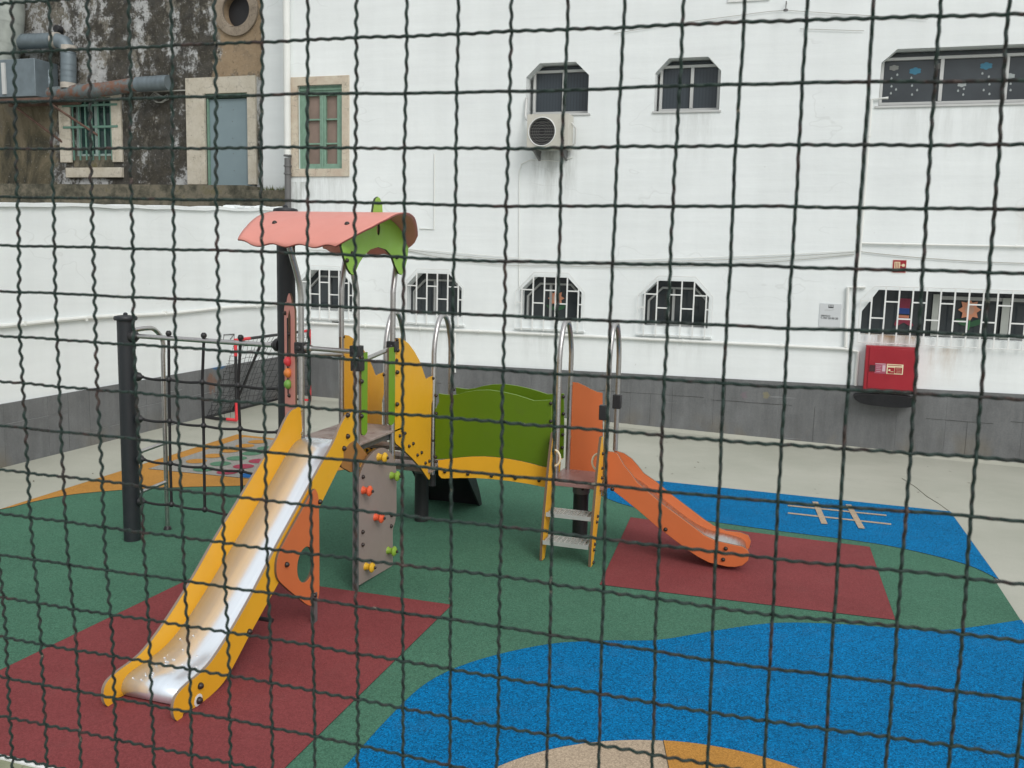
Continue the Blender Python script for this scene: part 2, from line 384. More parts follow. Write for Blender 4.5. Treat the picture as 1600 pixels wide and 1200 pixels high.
PLINTH_B = m_plinth('grey_stone_plinth_painted', [(_c, (0.08, 0.2, 0.08), srgb(124, 104, 114), 0.5), (_d, (0.07, 0.2, 0.07), srgb(140, 132, 92), 0.5)]); OLD = m_old_wall()
FLOOR = m_concrete_floor()
GREEN_R = m_rubber('green_rubber', srgb(71, 111, 91), 0.34)
RED_R = m_rubber('red_rubber', srgb(127, 64, 65), 0.20)
BLUE_R = m_rubber('blue_rubber', srgb(0, 104, 156), 0.65)
ORANGE_R = m_rubber('ochre_rubber', srgb(177, 128, 63), 0.22)
GREY_R = m_rubber('grey_rubber', srgb(145, 143, 137), 0.30)
BEIGE_R = m_rubber('beige_rubber', srgb(172, 155, 134), 0.30)
DGREEN_R = m_rubber('twister_green_rubber', srgb(86, 124, 100), 0.25)
DRED_R = m_rubber('twister_red_rubber', srgb(150, 66, 82), 0.25)
DBLUE_R = m_rubber('twister_blue_rubber', srgb(36, 96, 156), 0.3)
YELLOW = m_panel('yellow_panel', srgb(230, 172, 44))
EDGE = m_plain('dark_panel_core', srgb(104, 84, 66), 0.6)
ORANGE = m_panel('orange_panel', srgb(205, 111, 65))
SALMON = m_panel('salmon_panel', srgb(215, 144, 132), 0.5)
GREEN = m_panel('green_panel', srgb(88, 118, 14), 0.45)
LIME = m_panel('lime_panel', srgb(142, 189, 71), 0.45)
STRIP = m_panel('strip_green_panel', srgb(112, 154, 40), 0.45)
DECK = NM('worn_anti_slip_deck')
_c = DECK.ramp(DECK.noise(9, 9, 0.75), [(0.38, srgb(122, 96, 90)), (0.46, srgb(150, 134, 126)), (0.6, srgb(166, 152, 144))])
_c = DECK.mix(DECK.ramp(DECK.noise(120, 3), [(0.4, 0.0), (0.6, 0.35)]), _c, srgb(120, 106, 100))
DECK.set(Base_Color=_c, Roughness=0.55); DECK = DECK.m
CLIMB = m_panel('grey_climbing_board', srgb(146, 132, 126), 0.5)
STEEL = m_steel('brushed_steel', (0.52, 0.51, 0.50, 1), 0.32)
CHUTE = NM('slide_steel')
_bc = CHUTE.mix(1, (0.84, 0.92, 1.0, 1), CHUTE.ramp(CHUTE.noise(1.0, 4, 0.6, CHUTE.map((40, 1.5, 1.5))), [(0.3, 0.95), (0.7, 1.03)]), 'MULTIPLY')
CHUTE.set(Base_Color=_bc, Metallic=0.62, Roughness=0.27); CHUTE = CHUTE.m
POST = m_plain('black_coated_post', srgb(36, 40, 44), 0.5, 0, 0.12, 4)
BLACK = m_plain('black_plastic', srgb(38, 38, 40), 0.45, 0, 0.15, 8)
BOLT = m_plain('bolt_cap', srgb(44, 34, 30), 0.35)
ROPE = m_plain('black_rope', srgb(30, 30, 32), 0.8, 0, 0.3, 200, 300)
GREYM = m_plain('grey_metal', srgb(108, 108, 108), 0.5, 0.3)
CREAM = m_plain('cream_plastic', srgb(214, 206, 182), 0.5)
WMETAL = m_plain('white_enamel', srgb(226, 228, 226), 0.5)
ALU = m_plain('pale_aluminium', srgb(196, 198, 196), 0.45, 0.1)
WPIPE = m_plain('white_pipe', srgb(226, 228, 224), 0.5, 0, 0.06, 5)
DARKIN = m_glass('dark_glass', srgb(48, 54, 58))
BLUEIN = m_blind('blue_grey_blind', srgb(58, 66, 72), False, 70)
RED = m_plain('red_enamel', srgb(156, 30, 43), 0.4, 0, 0.1, 3)
GOALRED = m_plain('goal_red', srgb(218, 60, 68), 0.45)
STONE = m_stone('limestone', srgb(178, 170, 152), srgb(200, 194, 180))
STONEP = m_stone('pinkish_stone', srgb(186, 168, 150), srgb(204, 196, 178))
DOORB = m_plain('blue_grey_door_paint', srgb(126, 144, 150), 0.5, 0, 0.05, 4)
SHUT = m_plain('green_joinery_paint', srgb(122, 154, 136), 0.55, 0, 0.15, 14)
BROWNP = m_plain('brown_shutter_board', srgb(134, 116, 106), 0.5, 0, 0.2, 5)
GALV = m_plain('galvanised_duct', srgb(118, 130, 136), 0.5, 0.35, 0.16, 7)
RUST = m_plain('rusty_metal', srgb(104, 82, 72), 0.85, 0.2, 0.4, 9)
RUSTD = NM('part_rusted_duct'); RUSTD.set(Base_Color=RUSTD.mix(RUSTD.ramp(RUSTD.noise(4.5, 9, 0.75), [(0.46, 0), (0.56, 1)]), srgb(104, 114, 116), srgb(122, 88, 72)), Roughness=0.8); RUSTD = RUSTD.m
MOSS = NM('mossy_concrete')
_c = MOSS.ramp(MOSS.noise(2.6, 10, 0.75), [(0.34, srgb(44, 44, 38)), (0.46, srgb(84, 82, 70)), (0.56, srgb(116, 110, 96)), (0.68, srgb(92, 88, 56))])
_c = MOSS.mix(MOSS.ramp(MOSS.noise(20, 8, 0.75), [(0.58, 0), (0.64, 0.7)]), _c, srgb(48, 46, 38))
MOSS.set(Base_Color=_c, Roughness=0.95); MOSS.bump(MOSS.noise(12, 6), 0.5, 0.02); MOSS = MOSS.m
def colm(name, c, r=0.5): return m_plain(name, srgb(*c), r, 0, 0.05)

# ------------------------------------------------------------------ ground and its painted rubber
YB, XL = 13.2, -8.15
def gz(x, y):
    b = 0.04 if x < -8 else (lerp(0.045, 0.0, (x+8)/5.3) if x < -2.7 else max(-0.11, lerp(0.0, -0.11, (x+2.7)/5.4)))
    t = max(0, min(1, (y-10.4)/2.6)); z = -0.012 + (b+0.012)*t*t*(3-2*t)
    if x < -7.15: s = min(1, (-7.15-x)/0.9); z = max(z, -0.012 + 0.052*s*s)
    return z
g = MB(); xs = [-70, -30, -12] + [-8.4+0.3*i for i in range(40)] + [5, 8, 14, 30, 70]
ys = [-60, -20, -5, 0, 3.17, 6, 9] + [10.3+0.2*i for i in range(15)] + [14, 20, 60]
vs = [(x, y, gz(x, y)) for y in ys for x in xs]; n = len(xs)
g.add(vs, [(j*n+i, j*n+i+1, (j+1)*n+i+1, (j+1)*n+i) for j in range(len(ys)-1) for i in range(n-1)])
tag(g.build('ground', FLOOR), kind='structure', label='pale cream painted concrete yard floor')
RX0, RX1, RY0, RYB = -6.95, 1.46, 3.17, 9.88
SEAM = m_plain('dark_seam', srgb(38, 44, 40), 0.9)
def slab(name, pts, z, mat, label, seam=True):
    b = MB(); b.sheet(pts, z); o = tag(b.build(name, mat, recalc=False), kind='structure', label=label)
    if seam and z > 0 and name != 'game_spot': q = MB(); q.tube([(x, y, z-0.0015) for x, y in pts], 0.0019, 4, closed=True); q.build('seam', SEAM, o)
    return o
base = [(RX0, RY0), (1.60, RY0), (1.42, RYB), (-1.6, 9.97), (-7.1, 10.29), (-6.96, 6.4)]
slab('rubber_surface', base, 0.0, GREEN_R, 'green granular rubber playground surface')
slab('red_surface', [(-4.28, RY0), (-2.21, RY0), (-2.25, 5.74), (-4.22, 5.70)], 0.004, RED_R, 'red rubber rectangle under the tall slide')
slab('red_surface', [(-1.38, 6.52), (0.67, 6.60), (0.59, 8.31), (-1.51, 8.41)], 0.004, RED_R, 'red rubber rectangle under the orange slide')
slab('ochre_surface', [(-6.95, 6.38)] + catmull([(-6.91, 6.5), (-6.88, 6.72), (-6.76, 7.05), (-6.44, 7.39), (-6.13, 7.61), (-5.9, 7.76), (-5.41, 8.05), (-5.12, 8.45), (-4.9, 9.0), (-4.55, 9.6), (-4.3, 10.12)], 5) + [(-7.1, 10.286)], 0.004, ORANGE_R, 'ochre rubber area in the back left corner')
slab('grey_surface', [(-6.81, 8.22), (-5.42, 8.28), (-5.42, 10.14), (-6.90, 10.15)], 0.008, GREY_R, 'grey rubber game board with coloured spots')
for x, m_, ys_ in ((-6.57, ORANGE_R, (8.73, 9.04, 9.36, 9.68, 9.95)), (-6.25, DGREEN_R, (8.43, 8.73, 9.04, 9.34, 9.66)), (-5.94, DRED_R, (8.42, 8.72, 9.02, 9.33, 9.64)), (-5.63, DBLUE_R, (8.40, 8.70, 9.02, 9.33, 9.64))):
    for y in ys_: slab('game_spot', circle(x, y, 0.115), 0.012, m_, 'round rubber game spot')
slab('blue_surface', [(-2.45, 9.86)] + catmull([(-2.2, 9.52), (-1.9, 9.05), (-1.58, 8.80), (-1.1, 8.64), (-0.7, 8.56), (-0.17, 8.50), (0.47, 8.46), (0.87, 8.37), (1.31, 8.12), (1.51, 7.80)], 5) + [(1.418, 9.876), (-1.6, 9.966)], 0.004, BLUE_R, 'blue rubber strip along the back edge')
blob = catmull([(-1.97, 3.17), (-1.96, 3.65), (-1.97, 4.12), (-1.94, 4.60), (-1.77, 4.98), (-1.44, 5.35), (-1.1, 5.54), (-0.8, 5.67), (-0.47, 5.96), (-0.12, 6.23), (0.27, 6.37), (0.68, 6.45), (0.9, 6.49), (1.16, 6.66), (1.503, 6.93)], 5)
slab('blue_surface', blob + [(1.595, 3.18)], 0.004, BLUE_R, 'large blue rubber pool shape in the foreground')
slab('beige_surface', circle(-0.3, 3.3, 1.15, n=72), 0.008, BEIGE_R, 'beige rubber disc on the blue area')
slab('ochre_surface', [(-0.3, 3.35)] + [(-0.3+1.147*math.cos(R(a)), 3.3+1.147*math.sin(R(a))) for a in range(-25, 107, 3)], 0.012, ORANGE_R, 'ochre sector of the rubber disc')
b = MB()
for (x0, y0, x1, y1, w_) in ((-0.12, 9.445, 0.80, 9.445, 0.025), (-0.11, 9.15, 0.82, 9.13, 0.025), (0.14, 9.70, 0.225, 8.88, 0.028), (0.46, 9.72, 0.55, 8.86, 0.028)):
    d = Vector((x1-x0, y1-y0)).normalized(); nn = Vector((-d.y, d.x))*w_; k = 0.008 if abs(d.x) > 0.5 else 0.011
    b.sheet([(x0+nn.x, y0+nn.y), (x0-nn.x, y0-nn.y), (x1-nn.x, y1-nn.y), (x1+nn.x, y1+nn.y)], k)
tag(b.build('noughts_and_crosses_grid', BEIGE_R, recalc=False), kind='structure', label='beige noughts and crosses grid on the blue strip')
b = MB(); b.box((-9, 3.145, -0.02), (3, 3.17, 0.012)); tag(b.build('surface_edge', WMETAL), kind='structure', label='thin white edging strip in front of the rubber')
OLIVE = m_stone('mossy_kerb', srgb(120, 126, 100), srgb(146, 150, 124))
b = MB(); b.box((-9, 2.3, -0.02), (3, 3.144, 0.004)); tag(b.build('kerb', OLIVE), kind='structure')
b = MB(); b.tube([(1.1, 11.4, gz(1.1, 11.4)+0.001), (1.2, 10.95, gz(1.2, 10.9)+0.001), (1.27, 10.5, -0.010), (1.36, 10.2, -0.011), (1.43, 9.88, -0.011)], 0.004, 5)
tag(b.build('floor_crack', MOSS), kind='structure')
b = MB()
for i in range(24):
    x0 = -8.1 + i*0.5; x1 = x0+0.5
    z0, z1 = gz(x0, YB)-0.03, gz(x1, YB)-0.03
    b.add([(x0, YB-0.14, z0+0.015), (x1, YB-0.14, z1+0.015), (x1, YB, z1+0.085), (x0, YB, z0+0.085)], [(0, 1, 2, 3)])
tag(b.build('floor_cove', FLOOR, recalc=False), kind='structure')

q = MB(); random.seed(31)     # tiny dry leaf crumbs blown over the yard
for k in range(70):
    if k < 40: x, y = random.uniform(-3, 6), random.uniform(10.3, 13.0)
    elif k < 52: x, y = random.uniform(-8, -7.1), random.uniform(6, 12)
    else: x, y = random.uniform(-6, 1.4), random.uniform(3.3, 9.8)
    z = gz(x, y)+0.003 if k < 52 else 0.013; a = random.uniform(0, 6.3); l_ = random.uniform(0.006, 0.022) if k < 52 else random.uniform(0.004, 0.010); c_, s_ = math.cos(a)*l_, math.sin(a)*l_
    q.add([(x-c_, y-s_, z), (x+s_*0.4, y-c_*0.4, z+0.003), (x+c_, y+s_, z+l_*0.3), (x-s_*0.4, y+c_*0.4, z+0.002)], [(0, 1, 2, 3)])
tag(q.build('leaf_litter', m_plain('dry_leaf', srgb(74, 62, 46), 0.9), recalc=False), 'scattered dry leaf crumbs lying on the pale yard floor', 'leaf litter', kind='stuff')

# ------------------------------------------------------------------ back building
bb = empty('white_school_building', (-2.5, YB, 0))
tag(bb, 'long white painted building across the back with chamfered windows', 'building')
def octo(x0, x1, z0, z1, cx, cz):
    return [(x0, z0), (x1, z0), (x1, z1-cz), (x1-cx, z1), (x0+cx, z1), (x0, z1-cz)]
LOW = [octo(c-0.47, c+0.47, 1.475, 2.12, 0.21, 0.21) for c in (-7.42, -5.57, -3.70, -1.87)]
UP = [octo(-4.16, -3.23, 4.45, 5.16, 0.20, 0.19), octo(-2.29, -1.40, 4.45, 5.155, 0.18, 0.19)]
LONGU = [(0.62, 4.45), (3.6, 4.45), (3.6, 5.15), (0.80, 5.15), (0.62, 4.99)]
LONGL = [(0.61, 1.49), (3.6, 1.49), (3.6, 2.09), (0.80, 2.09), (0.61, 1.80)]
GW = [(-7.90, 3.70), (-7.12, 3.70), (-7.12, 4.97), (-7.90, 4.97)]
wb = MB()
wb.prism([(-8.13, -0.5), (7, -0.5), (7, 8.2), (-8.13, 8.2)], fy(YB), 0, 0.32, holes=LOW+UP+[LONGU, LONGL, GW])
wb.box((-8.13, YB+0.34, -0.5), (7, YB+0.6, 8.2))
wb.build('wall', WHITE_B, bb)
# stone plinth: slabs with thin joints
pb = MB(); x = XL+0.01; random.seed(3)
while x < 6:
    w_ = random.choice((0.60, 0.60, 0.58, 0.9)); x1 = min(x+w_, 6)
    t0, t1 = lerp(0.72, 0.82, (x+8)/10.6), lerp(0.72, 0.82, (x1+8)/10.6)
    s = random.uniform(0.35, 0.5)
    yj = random.uniform(-0.002, 0.002)
    pb.add([(x+0.0008, YB-0.03+yj, -0.3), (x1-0.0008, YB-0.03+yj, -0.3), (x1-0.0008, YB-0.03+yj, t1), (x+0.0008, YB-0.03+yj, t0),
            (x+0.002, YB-0.001, -0.3), (x1-0.002, YB-0.001, -0.3), (x1-0.002, YB-0.001, t1), (x+0.002, YB-0.001, t0)],
           [(0, 1, 2, 3), (3, 2, 6, 7), (0, 3, 7, 4), (1, 5, 6, 2), (4, 7, 6, 5), (0, 4, 5, 1)])
    x = x1
pb.build('stone_plinth', PLINTH_B, bb)
JM = m_plain('dark_joint', srgb(66, 66, 62), 0.9)
for (ja, jb, jz) in ((-2.9, -1.4, 0.50), (-1.3, -0.2, 0.475), (1.5, 2.3, 0.42), (-6.9, -5.4, 0.44), (2.5, 4.4, 0.46), (-5.2, -4.1, 0.38)):
    pj = MB(); pj.tube([(lerp(ja, jb, k/8), YB-0.0322, jz+random.uniform(-0.003, 0.003)) for k in range(9)], 0.0022, 4); pj.build('stone_joint', JM, bb)
for (jx, ja, jb) in ((-2.15, 0.05, 0.5), (-1.1, 0.3, 0.78), (0.1, 0.0, 0.47), (2.0, -0.05, 0.42), (-6.2, 0.44, 0.72), (3.1, 0.0, 0.46)):
    pj = MB(); pj.tube([(jx+random.uniform(-0.002, 0.002), YB-0.0322, lerp(ja, jb, k/5)) for k in range(6)], 0.0016, 4); pj.build('stone_joint', JM, bb)
def window_frame(parent, x0, x1, z0, z1, y, mull, t=0.035, mat=ALU, cz=0, name='window'):
    b = MB()
    if cz:
        o = octo(x0, x1, z0, z1, cz, cz); i_ = octo(x0+t, x1-t, z0+t, z1-t, cz*0.9, cz*0.9)
        b.prism(o, fy(y), -0.03, 0.02, holes=[i_])
    else: b.prism([(x0, z0), (x1, z0), (x1, z1), (x0, z1)], fy(y), -0.03, 0.02, holes=[[(x0+t, z0+t), (x1-t, z0+t), (x1-t, z1-t), (x0+t, z1-t)]])
    for q in mull: b.box((q-t*0.6, y-0.034, z0+t+0.001), (q+t*0.6, y+0.016, z1-t-0.001))
    return b.build(name, mat, parent, bevel=0.003)
def pane(parent, x0, x1, z0, z1, y, mat):
    b = MB(); b.box((x0, y, z0), (x1, y+0.006, z1)); return b.build('pane', mat, parent)
LFRAME = m_plain('light_grey_frame', srgb(158, 160, 158), 0.5)
for i, c in enumerate((-7.42, -5.57, -3.70, -1.87)):
    f = window_frame(bb, c-0.42, c+0.46, 1.48, 2.03, YB+0.22, [c-0.05], 0.028, LFRAME, 0.20)
    pane(f, c-0.47, c+0.47, 1.476, 2.118, YB+0.236, DARKIN)
    gb = MB(); y = YB-0.06
    bars = [c-0.42+0.172*k for k in range(6)]
    for k, xx in enumerate(bars):
        zt = 2.13 if 1 <= k <= 4 else 1.98
        gb.box((xx-0.0095, y-0.007, 1.33), (xx+0.0095, y+0.007, zt))
    for k in range(-1, 6):
        xa = bars[k]+0.007 if k >= 0 else c-0.50; xb = bars[k+1]-0.007 if k < 5 else c+0.51
        zz = 1.93 if k % 2 == 0 else 1.74
        gb.box((xa, y-0.006, zz-0.009), (xb, y+0.006, zz+0.009))
    fr = [(c-0.52, 1.90), (c-0.24, 2.19), (c+0.28, 2.19), (c+0.53, 1.92)]
    for a, b_ in zip(fr, fr[1:]): gb.tube([(a[0], y, a[1]), (b_[0], y, b_[1])], 0.006, 6)
    gb.tube([(c-0.52, y, 1.90), (c-0.52, y, 1.36), (c+0.53, y, 1.36), (c+0.53, y, 1.92)], 0.005, 6)
    gb.build('grille', WMETAL, bb, label='white iron grille over window')
    sill = MB(); sill.box((c-0.53, YB-0.035, 1.33), (c+0.54, YB+0.001, 1.36)); sill.build('sill', WHITE, bb, bevel=0.006)
for (x0, x1) in ((-4.10, -3.24), (-2.25, -1.42)):
    f = window_frame(bb, x0, x1, 4.47, 5.09, YB+0.20, [(x0+x1)/2+0.03], 0.036, ALU)
    pane(f, x0, x1, 4.47, 5.14, YB+0.214, BLUEIN)
    s = MB(); s.box((x0-0.06, YB-0.02, 4.42), (x1+0.05, YB+0.2, 4.45)); s.build('sill', ALU, bb, bevel=0.004)
f = window_frame(bb, 0.63, 3.58, 4.48, 5.08, YB+0.20, [1.36, 2.11, 2.86], 0.036, ALU)
pane(f, 0.63, 3.58, 4.48, 5.14, YB+0.214, m_glass('dusk_glass', srgb(62, 68, 72), 0.2))
s = MB(); s.box((0.58, YB-0.02, 4.42), (3.58, YB+0.2, 4.45)); s.build('sill', ALU, bb, bevel=0.004)
# cloud and raindrop stickers on the long upper window
def cloud(cx, cz, s):
    pts = []
    for k in range(48):
        a = 2*math.pi*k/48; rr = 1 + 0.13*abs(math.sin(a*3))*2 - 0.13
        pts.append((cx + s*rr*math.cos(a), cz + s*0.6*rr*math.sin(a)))
    return pts
def drop(cx, cz, s):
    return [(cx, cz+s*1.7)] + [(cx+s*math.cos(R(a)), cz+s*math.sin(R(a))) for a in range(30, -211, -30)]
GREYST = colm('grey_sticker', (140, 142, 138)); BLUEST = colm('blue_sticker', (58, 122, 148)); LTST = colm('pale_sticker', (160, 168, 168))
sy = YB+0.209
def up3(u, v): q = P(u, v, 'y', sy); return q.x, q.z
for u, v, s, m_ in ((1397, 106, 0.055, GREYST), (1430, 111, 0.068, BLUEST), (1467, 103, 0.055, GREYST), (1503, 132, 0.05, LTST), (1541, 103, 0.068, BLUEST), (1578, 119, 0.055, LTST)):
    q = MB(); x, z = up3(u, v); q.prism(cloud(x, z, s), fy(sy), 0, 0.002); q.build('cloud_sticker', m_, f)
for u, v in ((1402, 117), (1393, 123), (1393, 135), (1400, 140), (1392, 146), (1425, 134), (1433, 141), (1425, 148), (1470, 114), (1468, 141), (1424, 122), (1497, 142), (1506, 139), (1505, 148), (1535, 115), (1545, 120), (1537, 141), (1546, 147), (1546, 132), (1571, 136), (1579, 131), (1571, 148), (1579, 141)):
    dr = MB(); x, z = up3(u, v); dr.prism(drop(x, z, 0.013), fy(sy), 0, 0.002); dr.build('raindrop_sticker', LTST, f)
# long lower window with grille and stickers
wx0 = P(1461, 490, 'y', YB+0.2).x; wx1 = P(1571, 492, 'y', YB+0.2).x
f = window_frame(bb, wx0-0.035, 3.58, 1.50, 2.03, YB+0.22, [wx1, wx1+0.9], 0.045, LFRAME)
q = MB(); q.box((wx0-0.04, YB+0.17, 1.50), (wx0+0.035, YB+0.189, 2.05)); q.build('curtain_post', m_plain('pale_blind_post', srgb(168, 172, 166), 0.7), f)
q = MB(); q.box((wx1-0.05, YB+0.17, 1.50), (wx1+0.04, YB+0.185, 2.03)); q.build('curtain_post', m_plain('pale_blind_post', srgb(168, 172, 166), 0.7), f)
pane(f, 0.62, 3.58, 1.495, 2.088, YB+0.238, DARKIN)
gb = MB(); y = YB-0.06; k = 0; xx = 0.72; bars = []
while xx < 3.6: bars.append(xx); xx += 0.166
for k, xx in enumerate(bars): gb.box((xx-0.0095, y-0.007, 1.38), (xx+0.0095, y+0.007, 2.13 if k else 2.02))
for k in range(-1, len(bars)-1):
    xa = bars[k]+0.007 if k >= 0 else 0.58; zz = (1.94 if k % 2 else 1.72)
    gb.box((xa, y-0.006, zz-0.009), (bars[k+1]-0.007, y+0.006, zz+0.009))
gb.tube([(0.58, y, 1.39), (0.58, y, 1.95), (0.75, y, 2.14), (3.6, y, 2.14)], 0.006, 6); gb.tube([(0.58, y, 1.39), (3.6, y, 1.39)], 0.006, 6)
gb.build('grille', WMETAL, bb)
sy = YB+0.228
def st(name, pts, m_, d=0.0):
    q = MB(); q.prism([(P(u, v, 'y', sy).x, P(u, v, 'y', sy).z) for u, v in pts], fy(sy-d), 0, 0.002); q.build(name, m_, f)
def flower(cu, cv, s, leafs=True):
    pts = []
    for k in range(16):
        a = 2*math.pi*k/16 - math.pi/2; rr = s if k % 2 == 0 else s*0.66
        pts.append((cu + rr*math.cos(a), cv + rr*math.sin(a)))
    st('flower_sticker', pts, colm('peach_sticker', (206, 140, 108)), 0.003)
    st('flower_sticker', [(cu+s*0.42*math.cos(a*0.4), cv+s*0.42*math.sin(a*0.4)) for a in range(16)], colm('dull_peach', (186, 146, 126)), 0.006)
    st('stem_sticker', [(cu-1, cv+s*0.9), (cu+1.3, cv+s*0.9), (cu-1, cv+s*1.75), (cu-3.2, cv+s*1.75)], colm('green_sticker', (60, 130, 76)), 0.004)
    st('leaf_sticker', catmull([(cu-3, cv+s*1.4), (cu-s*0.8, cv+s*1.3), (cu-s*1.2, cv+s*0.8), (cu-s*0.5, cv+s*0.9), (cu, cv+s*1.1), (cu+s*0.5, cv+s*0.9), (cu+s*1.1, cv+s*0.85), (cu+s*0.8, cv+s*1.3), (cu, cv+s*1.5)], 4, True), colm('dark_green_sticker', (38, 84, 52)), 0.0)
flower(1515, 484, 18)
st('red_sticker', [(1406, 466), (1424, 467), (1421, 482), (1404, 481)], colm('maroon_sticker', (128, 40, 62)))
st('blue_sticker', [(1404, 481), (1421, 482), (1421, 491), (1403, 490)], colm('navy_sticker', (30, 62, 128)), 0.001)
st('orange_sticker', [(1402.5, 492), (1420.5, 493), (1420, 497), (1402, 496)], colm('tan_sticker', (188, 120, 92)), 0.001)
st('red_sticker', [(1402, 496), (1420, 497), (1427, 508), (1424, 511), (1412, 504), (1400, 510), (1397, 507)], colm('maroon_sticker', (128, 40, 62)))
# peach flower in the third barred window
f = [o for o in bb.children if o.name.startswith('window')][2]
flower(869, 466, 13)
# green shutters window
sw = MB()
x0, x1, z0, z1 = -7.90, -7.12, 3.70, 4.97
sw.prism([(-8.02, 3.58), (-7.0, 3.58), (-7.0, 5.10), (-8.02, 5.10)], fy(YB), -0.025, 0.02, holes=[[(x0+0.002, z0), (x1, z0), (x1, z1), (x0+0.002, z1)]])
sf = sw.build('window_surround', STONEP, bb, bevel=0.004)
wf = MB(); yy = YB+0.08
wf.prism([(x0, z0), (x1, z0), (x1, z1), (x0, z1)], fy(yy), -0.03, 0.02, holes=[[(x0+0.13, z0+0.08), (-7.545, z0+0.08), (-7.545, z1-0.15), (x0+0.13, z1-0.15)], [(-7.44, z0+0.08), (x1-0.12, z0+0.08), (x1-0.12, z1-0.15), (-7.44, z1-0.15)]])
for zz in (4.09, 4.46):
    wf.box((x0+0.13, yy-0.025, zz-0.012), (-7.545, yy+0.01, zz+0.012)); wf.box((-7.44, yy-0.025, zz-0.012), (x1-0.12, yy+0.01, zz+0.012))
wf.box((-7.51, yy-0.045, z0+0.01), (-7.475, yy-0.03, z1-0.1)); wf.box((x0, yy-0.05, z1-0.07), (x1, yy-0.03, z1-0.04)); wf.box((x0+0.05, yy-0.04, z0), (x0+0.07, yy-0.03, z1-0.1))
wf.build('shutters', SHUT, sf, bevel=0.003)
q = MB(); q.box((x0, yy+0.021, z0), (x1, yy+0.03, z1)); q.build('pane', BROWNP, sf)
# pipes, conduits and cables fixed to the wall
def pipe(name, pts, r, mat=WPIPE, seg=8, parent=bb, clips=True):
    q = MB(); q.tube(pts, r, seg)
    if clips:
        for a, b_ in zip(pts, pts[1:]):
            a = Vector(a); b_ = Vector(b_); d = b_-a; n_ = int(d.length/0.9)
            for k in range(n_): c_ = a + d*((k+0.5)/n_); dd = d.normalized()*0.012; q.tube([c_-dd, c_+dd], r*1.45, seg)
    return q.build(name, mat, parent)
yp = YB-0.03
def seq(lst, y=yp): return [(P(u, v, 'y', y).x, y, P(u, v, 'y', y).z) for u, v in lst]
pipe('wall_pipe', [(-8.1, yp, 1.27), (-5.3, yp, 1.272), (-3.3, yp, 1.282), (-1.2, yp, 1.286), (0.42, yp, 1.29), (0.60, yp, 1.26), (0.60, yp, 0.8)], 0.022)
pipe('conduit', seq([(1388, 153), (1362, 155), (1345, 380), (1338, 440)]), 0.017)
pipe('conduit', seq([(1352, 449), (1325, 449), (1321, 543)]), 0.021)
pipe('conduit', seq([(1346, 380), (1480, 383), (1700, 387)]), 0.014)
pipe('conduit', seq([(895, 246), (872, 252), (830, 249), (815, 256), (811, 268), (811, 450)], YB-0.012), 0.007, clips=False)
pipe('conduit', seq([(679, 240), (678, 358), (656, 357)], YB-0.012), 0.009, clips=False)
pipe('conduit', seq([(711, 520), (711, 582)]), 0.016)
pipe('conduit', seq([(519, 503), (530, 504)], YB-0.02), 0.008, BLACK, clips=False)
def cat(p0, p1, sag, n=14):
    a = Vector(p0); b_ = Vector(p1); return [a.lerp(b_, k/n) - Vector((0, 0, sag*4*(k/n)*(1-k/n))) for k in range(n+1)]
CAB = m_plain('pale_cable', srgb(176, 176, 170), 0.6)
p0, p1, p2, p3 = [seq([q], YB-0.02)[0] for q in ((478, 388), (640, 389), (1335, 392), (1700, 412))]
mid = seq([(870, 408)], YB-0.02)[0]
for k in range(4):
    o = Vector((0, 0, -0.022*k))
    pipe('cable', cat(Vector(p0)+o, Vector(p1)+o*0.5, 0.02*k+0.01) + cat(Vector(p1)+o*0.5, Vector(mid)+o, 0.025*k)[1:] + cat(Vector(mid)+o, Vector(p2)+o*0.7, 0.02+0.02*k)[1:], 0.0045, CAB if k % 2 else WPIPE, 5, clips=False)
pipe('cable', cat(p2, p3, 0.05), 0.006, CAB, 5, clips=False)
pipe('cable', seq([(1250, 45), (1350, 48)], YB-0.02), 0.004, CAB, 5, clips=False)
pipe('cable', [Vector(q) for q in seq([(960, 52), (1060, 36), (1200, 18), (1228, 16), (1320, 22), (1450, 30)], YB-0.02)], 0.004, CAB, 5, clips=False)
b = MB(); x, z = P(1229, 6, 'y', YB).x, P(1229, 6, 'y', YB).z
b.tube([(x, YB, z), (x, YB-0.12, z), (x, YB-0.12, z-0.09)], 0.007, 6); b.lathe((x, YB-0.12, z-0.12), (0, 0, 1), [(0.03, 0), (0.03, 0.02), (0.012, 0.03)], 10)
b.build('cable_bracket', GREYM, bb)
# slotted air vent near the top
q = MB(); q.prism([(-1.36, 5.84), (-0.82, 5.84), (-0.82, 6.1), (-1.36, 6.1)], fy(YB), -0.02, 0.001, holes=[[(-1.33, 5.87), (-0.85, 5.87), (-0.85, 6.07), (-1.33, 6.07)]])
for k in range(24): q.box((-1.325+k*0.02, YB-0.016, 5.87), (-1.315+k*0.02, YB-0.002, 6.07))
q.build('air_grille', WMETAL, bb)
q = MB(); q.box((2.62, YB-0.05, 2.33), (2.78, YB, 2.62))
for k in range(10): q.box((2.625, YB-0.06, 2.35+k*0.026), (2.775, YB-0.05, 2.36+k*0.026))
q.build('vent_box', BLACK, bb)
# corner downpipe
dp = MB(); dp.tube([(-8.05, YB-0.07, 8), (-8.05, YB-0.07, 3.9)], 0.055, 14); dp.build('downpipe', WPIPE, bb)
dp = MB(); dp.tube([(-8.05, YB-0.07, 3.86), (-8.05, YB-0.07, 3.05)], 0.05, 14)
for zz in (3.62, 3.74, 3.9): dp.lathe((-8.05, YB-0.07, zz-0.012), (0, 0, 1), [(0.062, 0), (0.064, 0.012), (0.062, 0.024)], 14)
dp.build('downpipe', GREYM, bb)

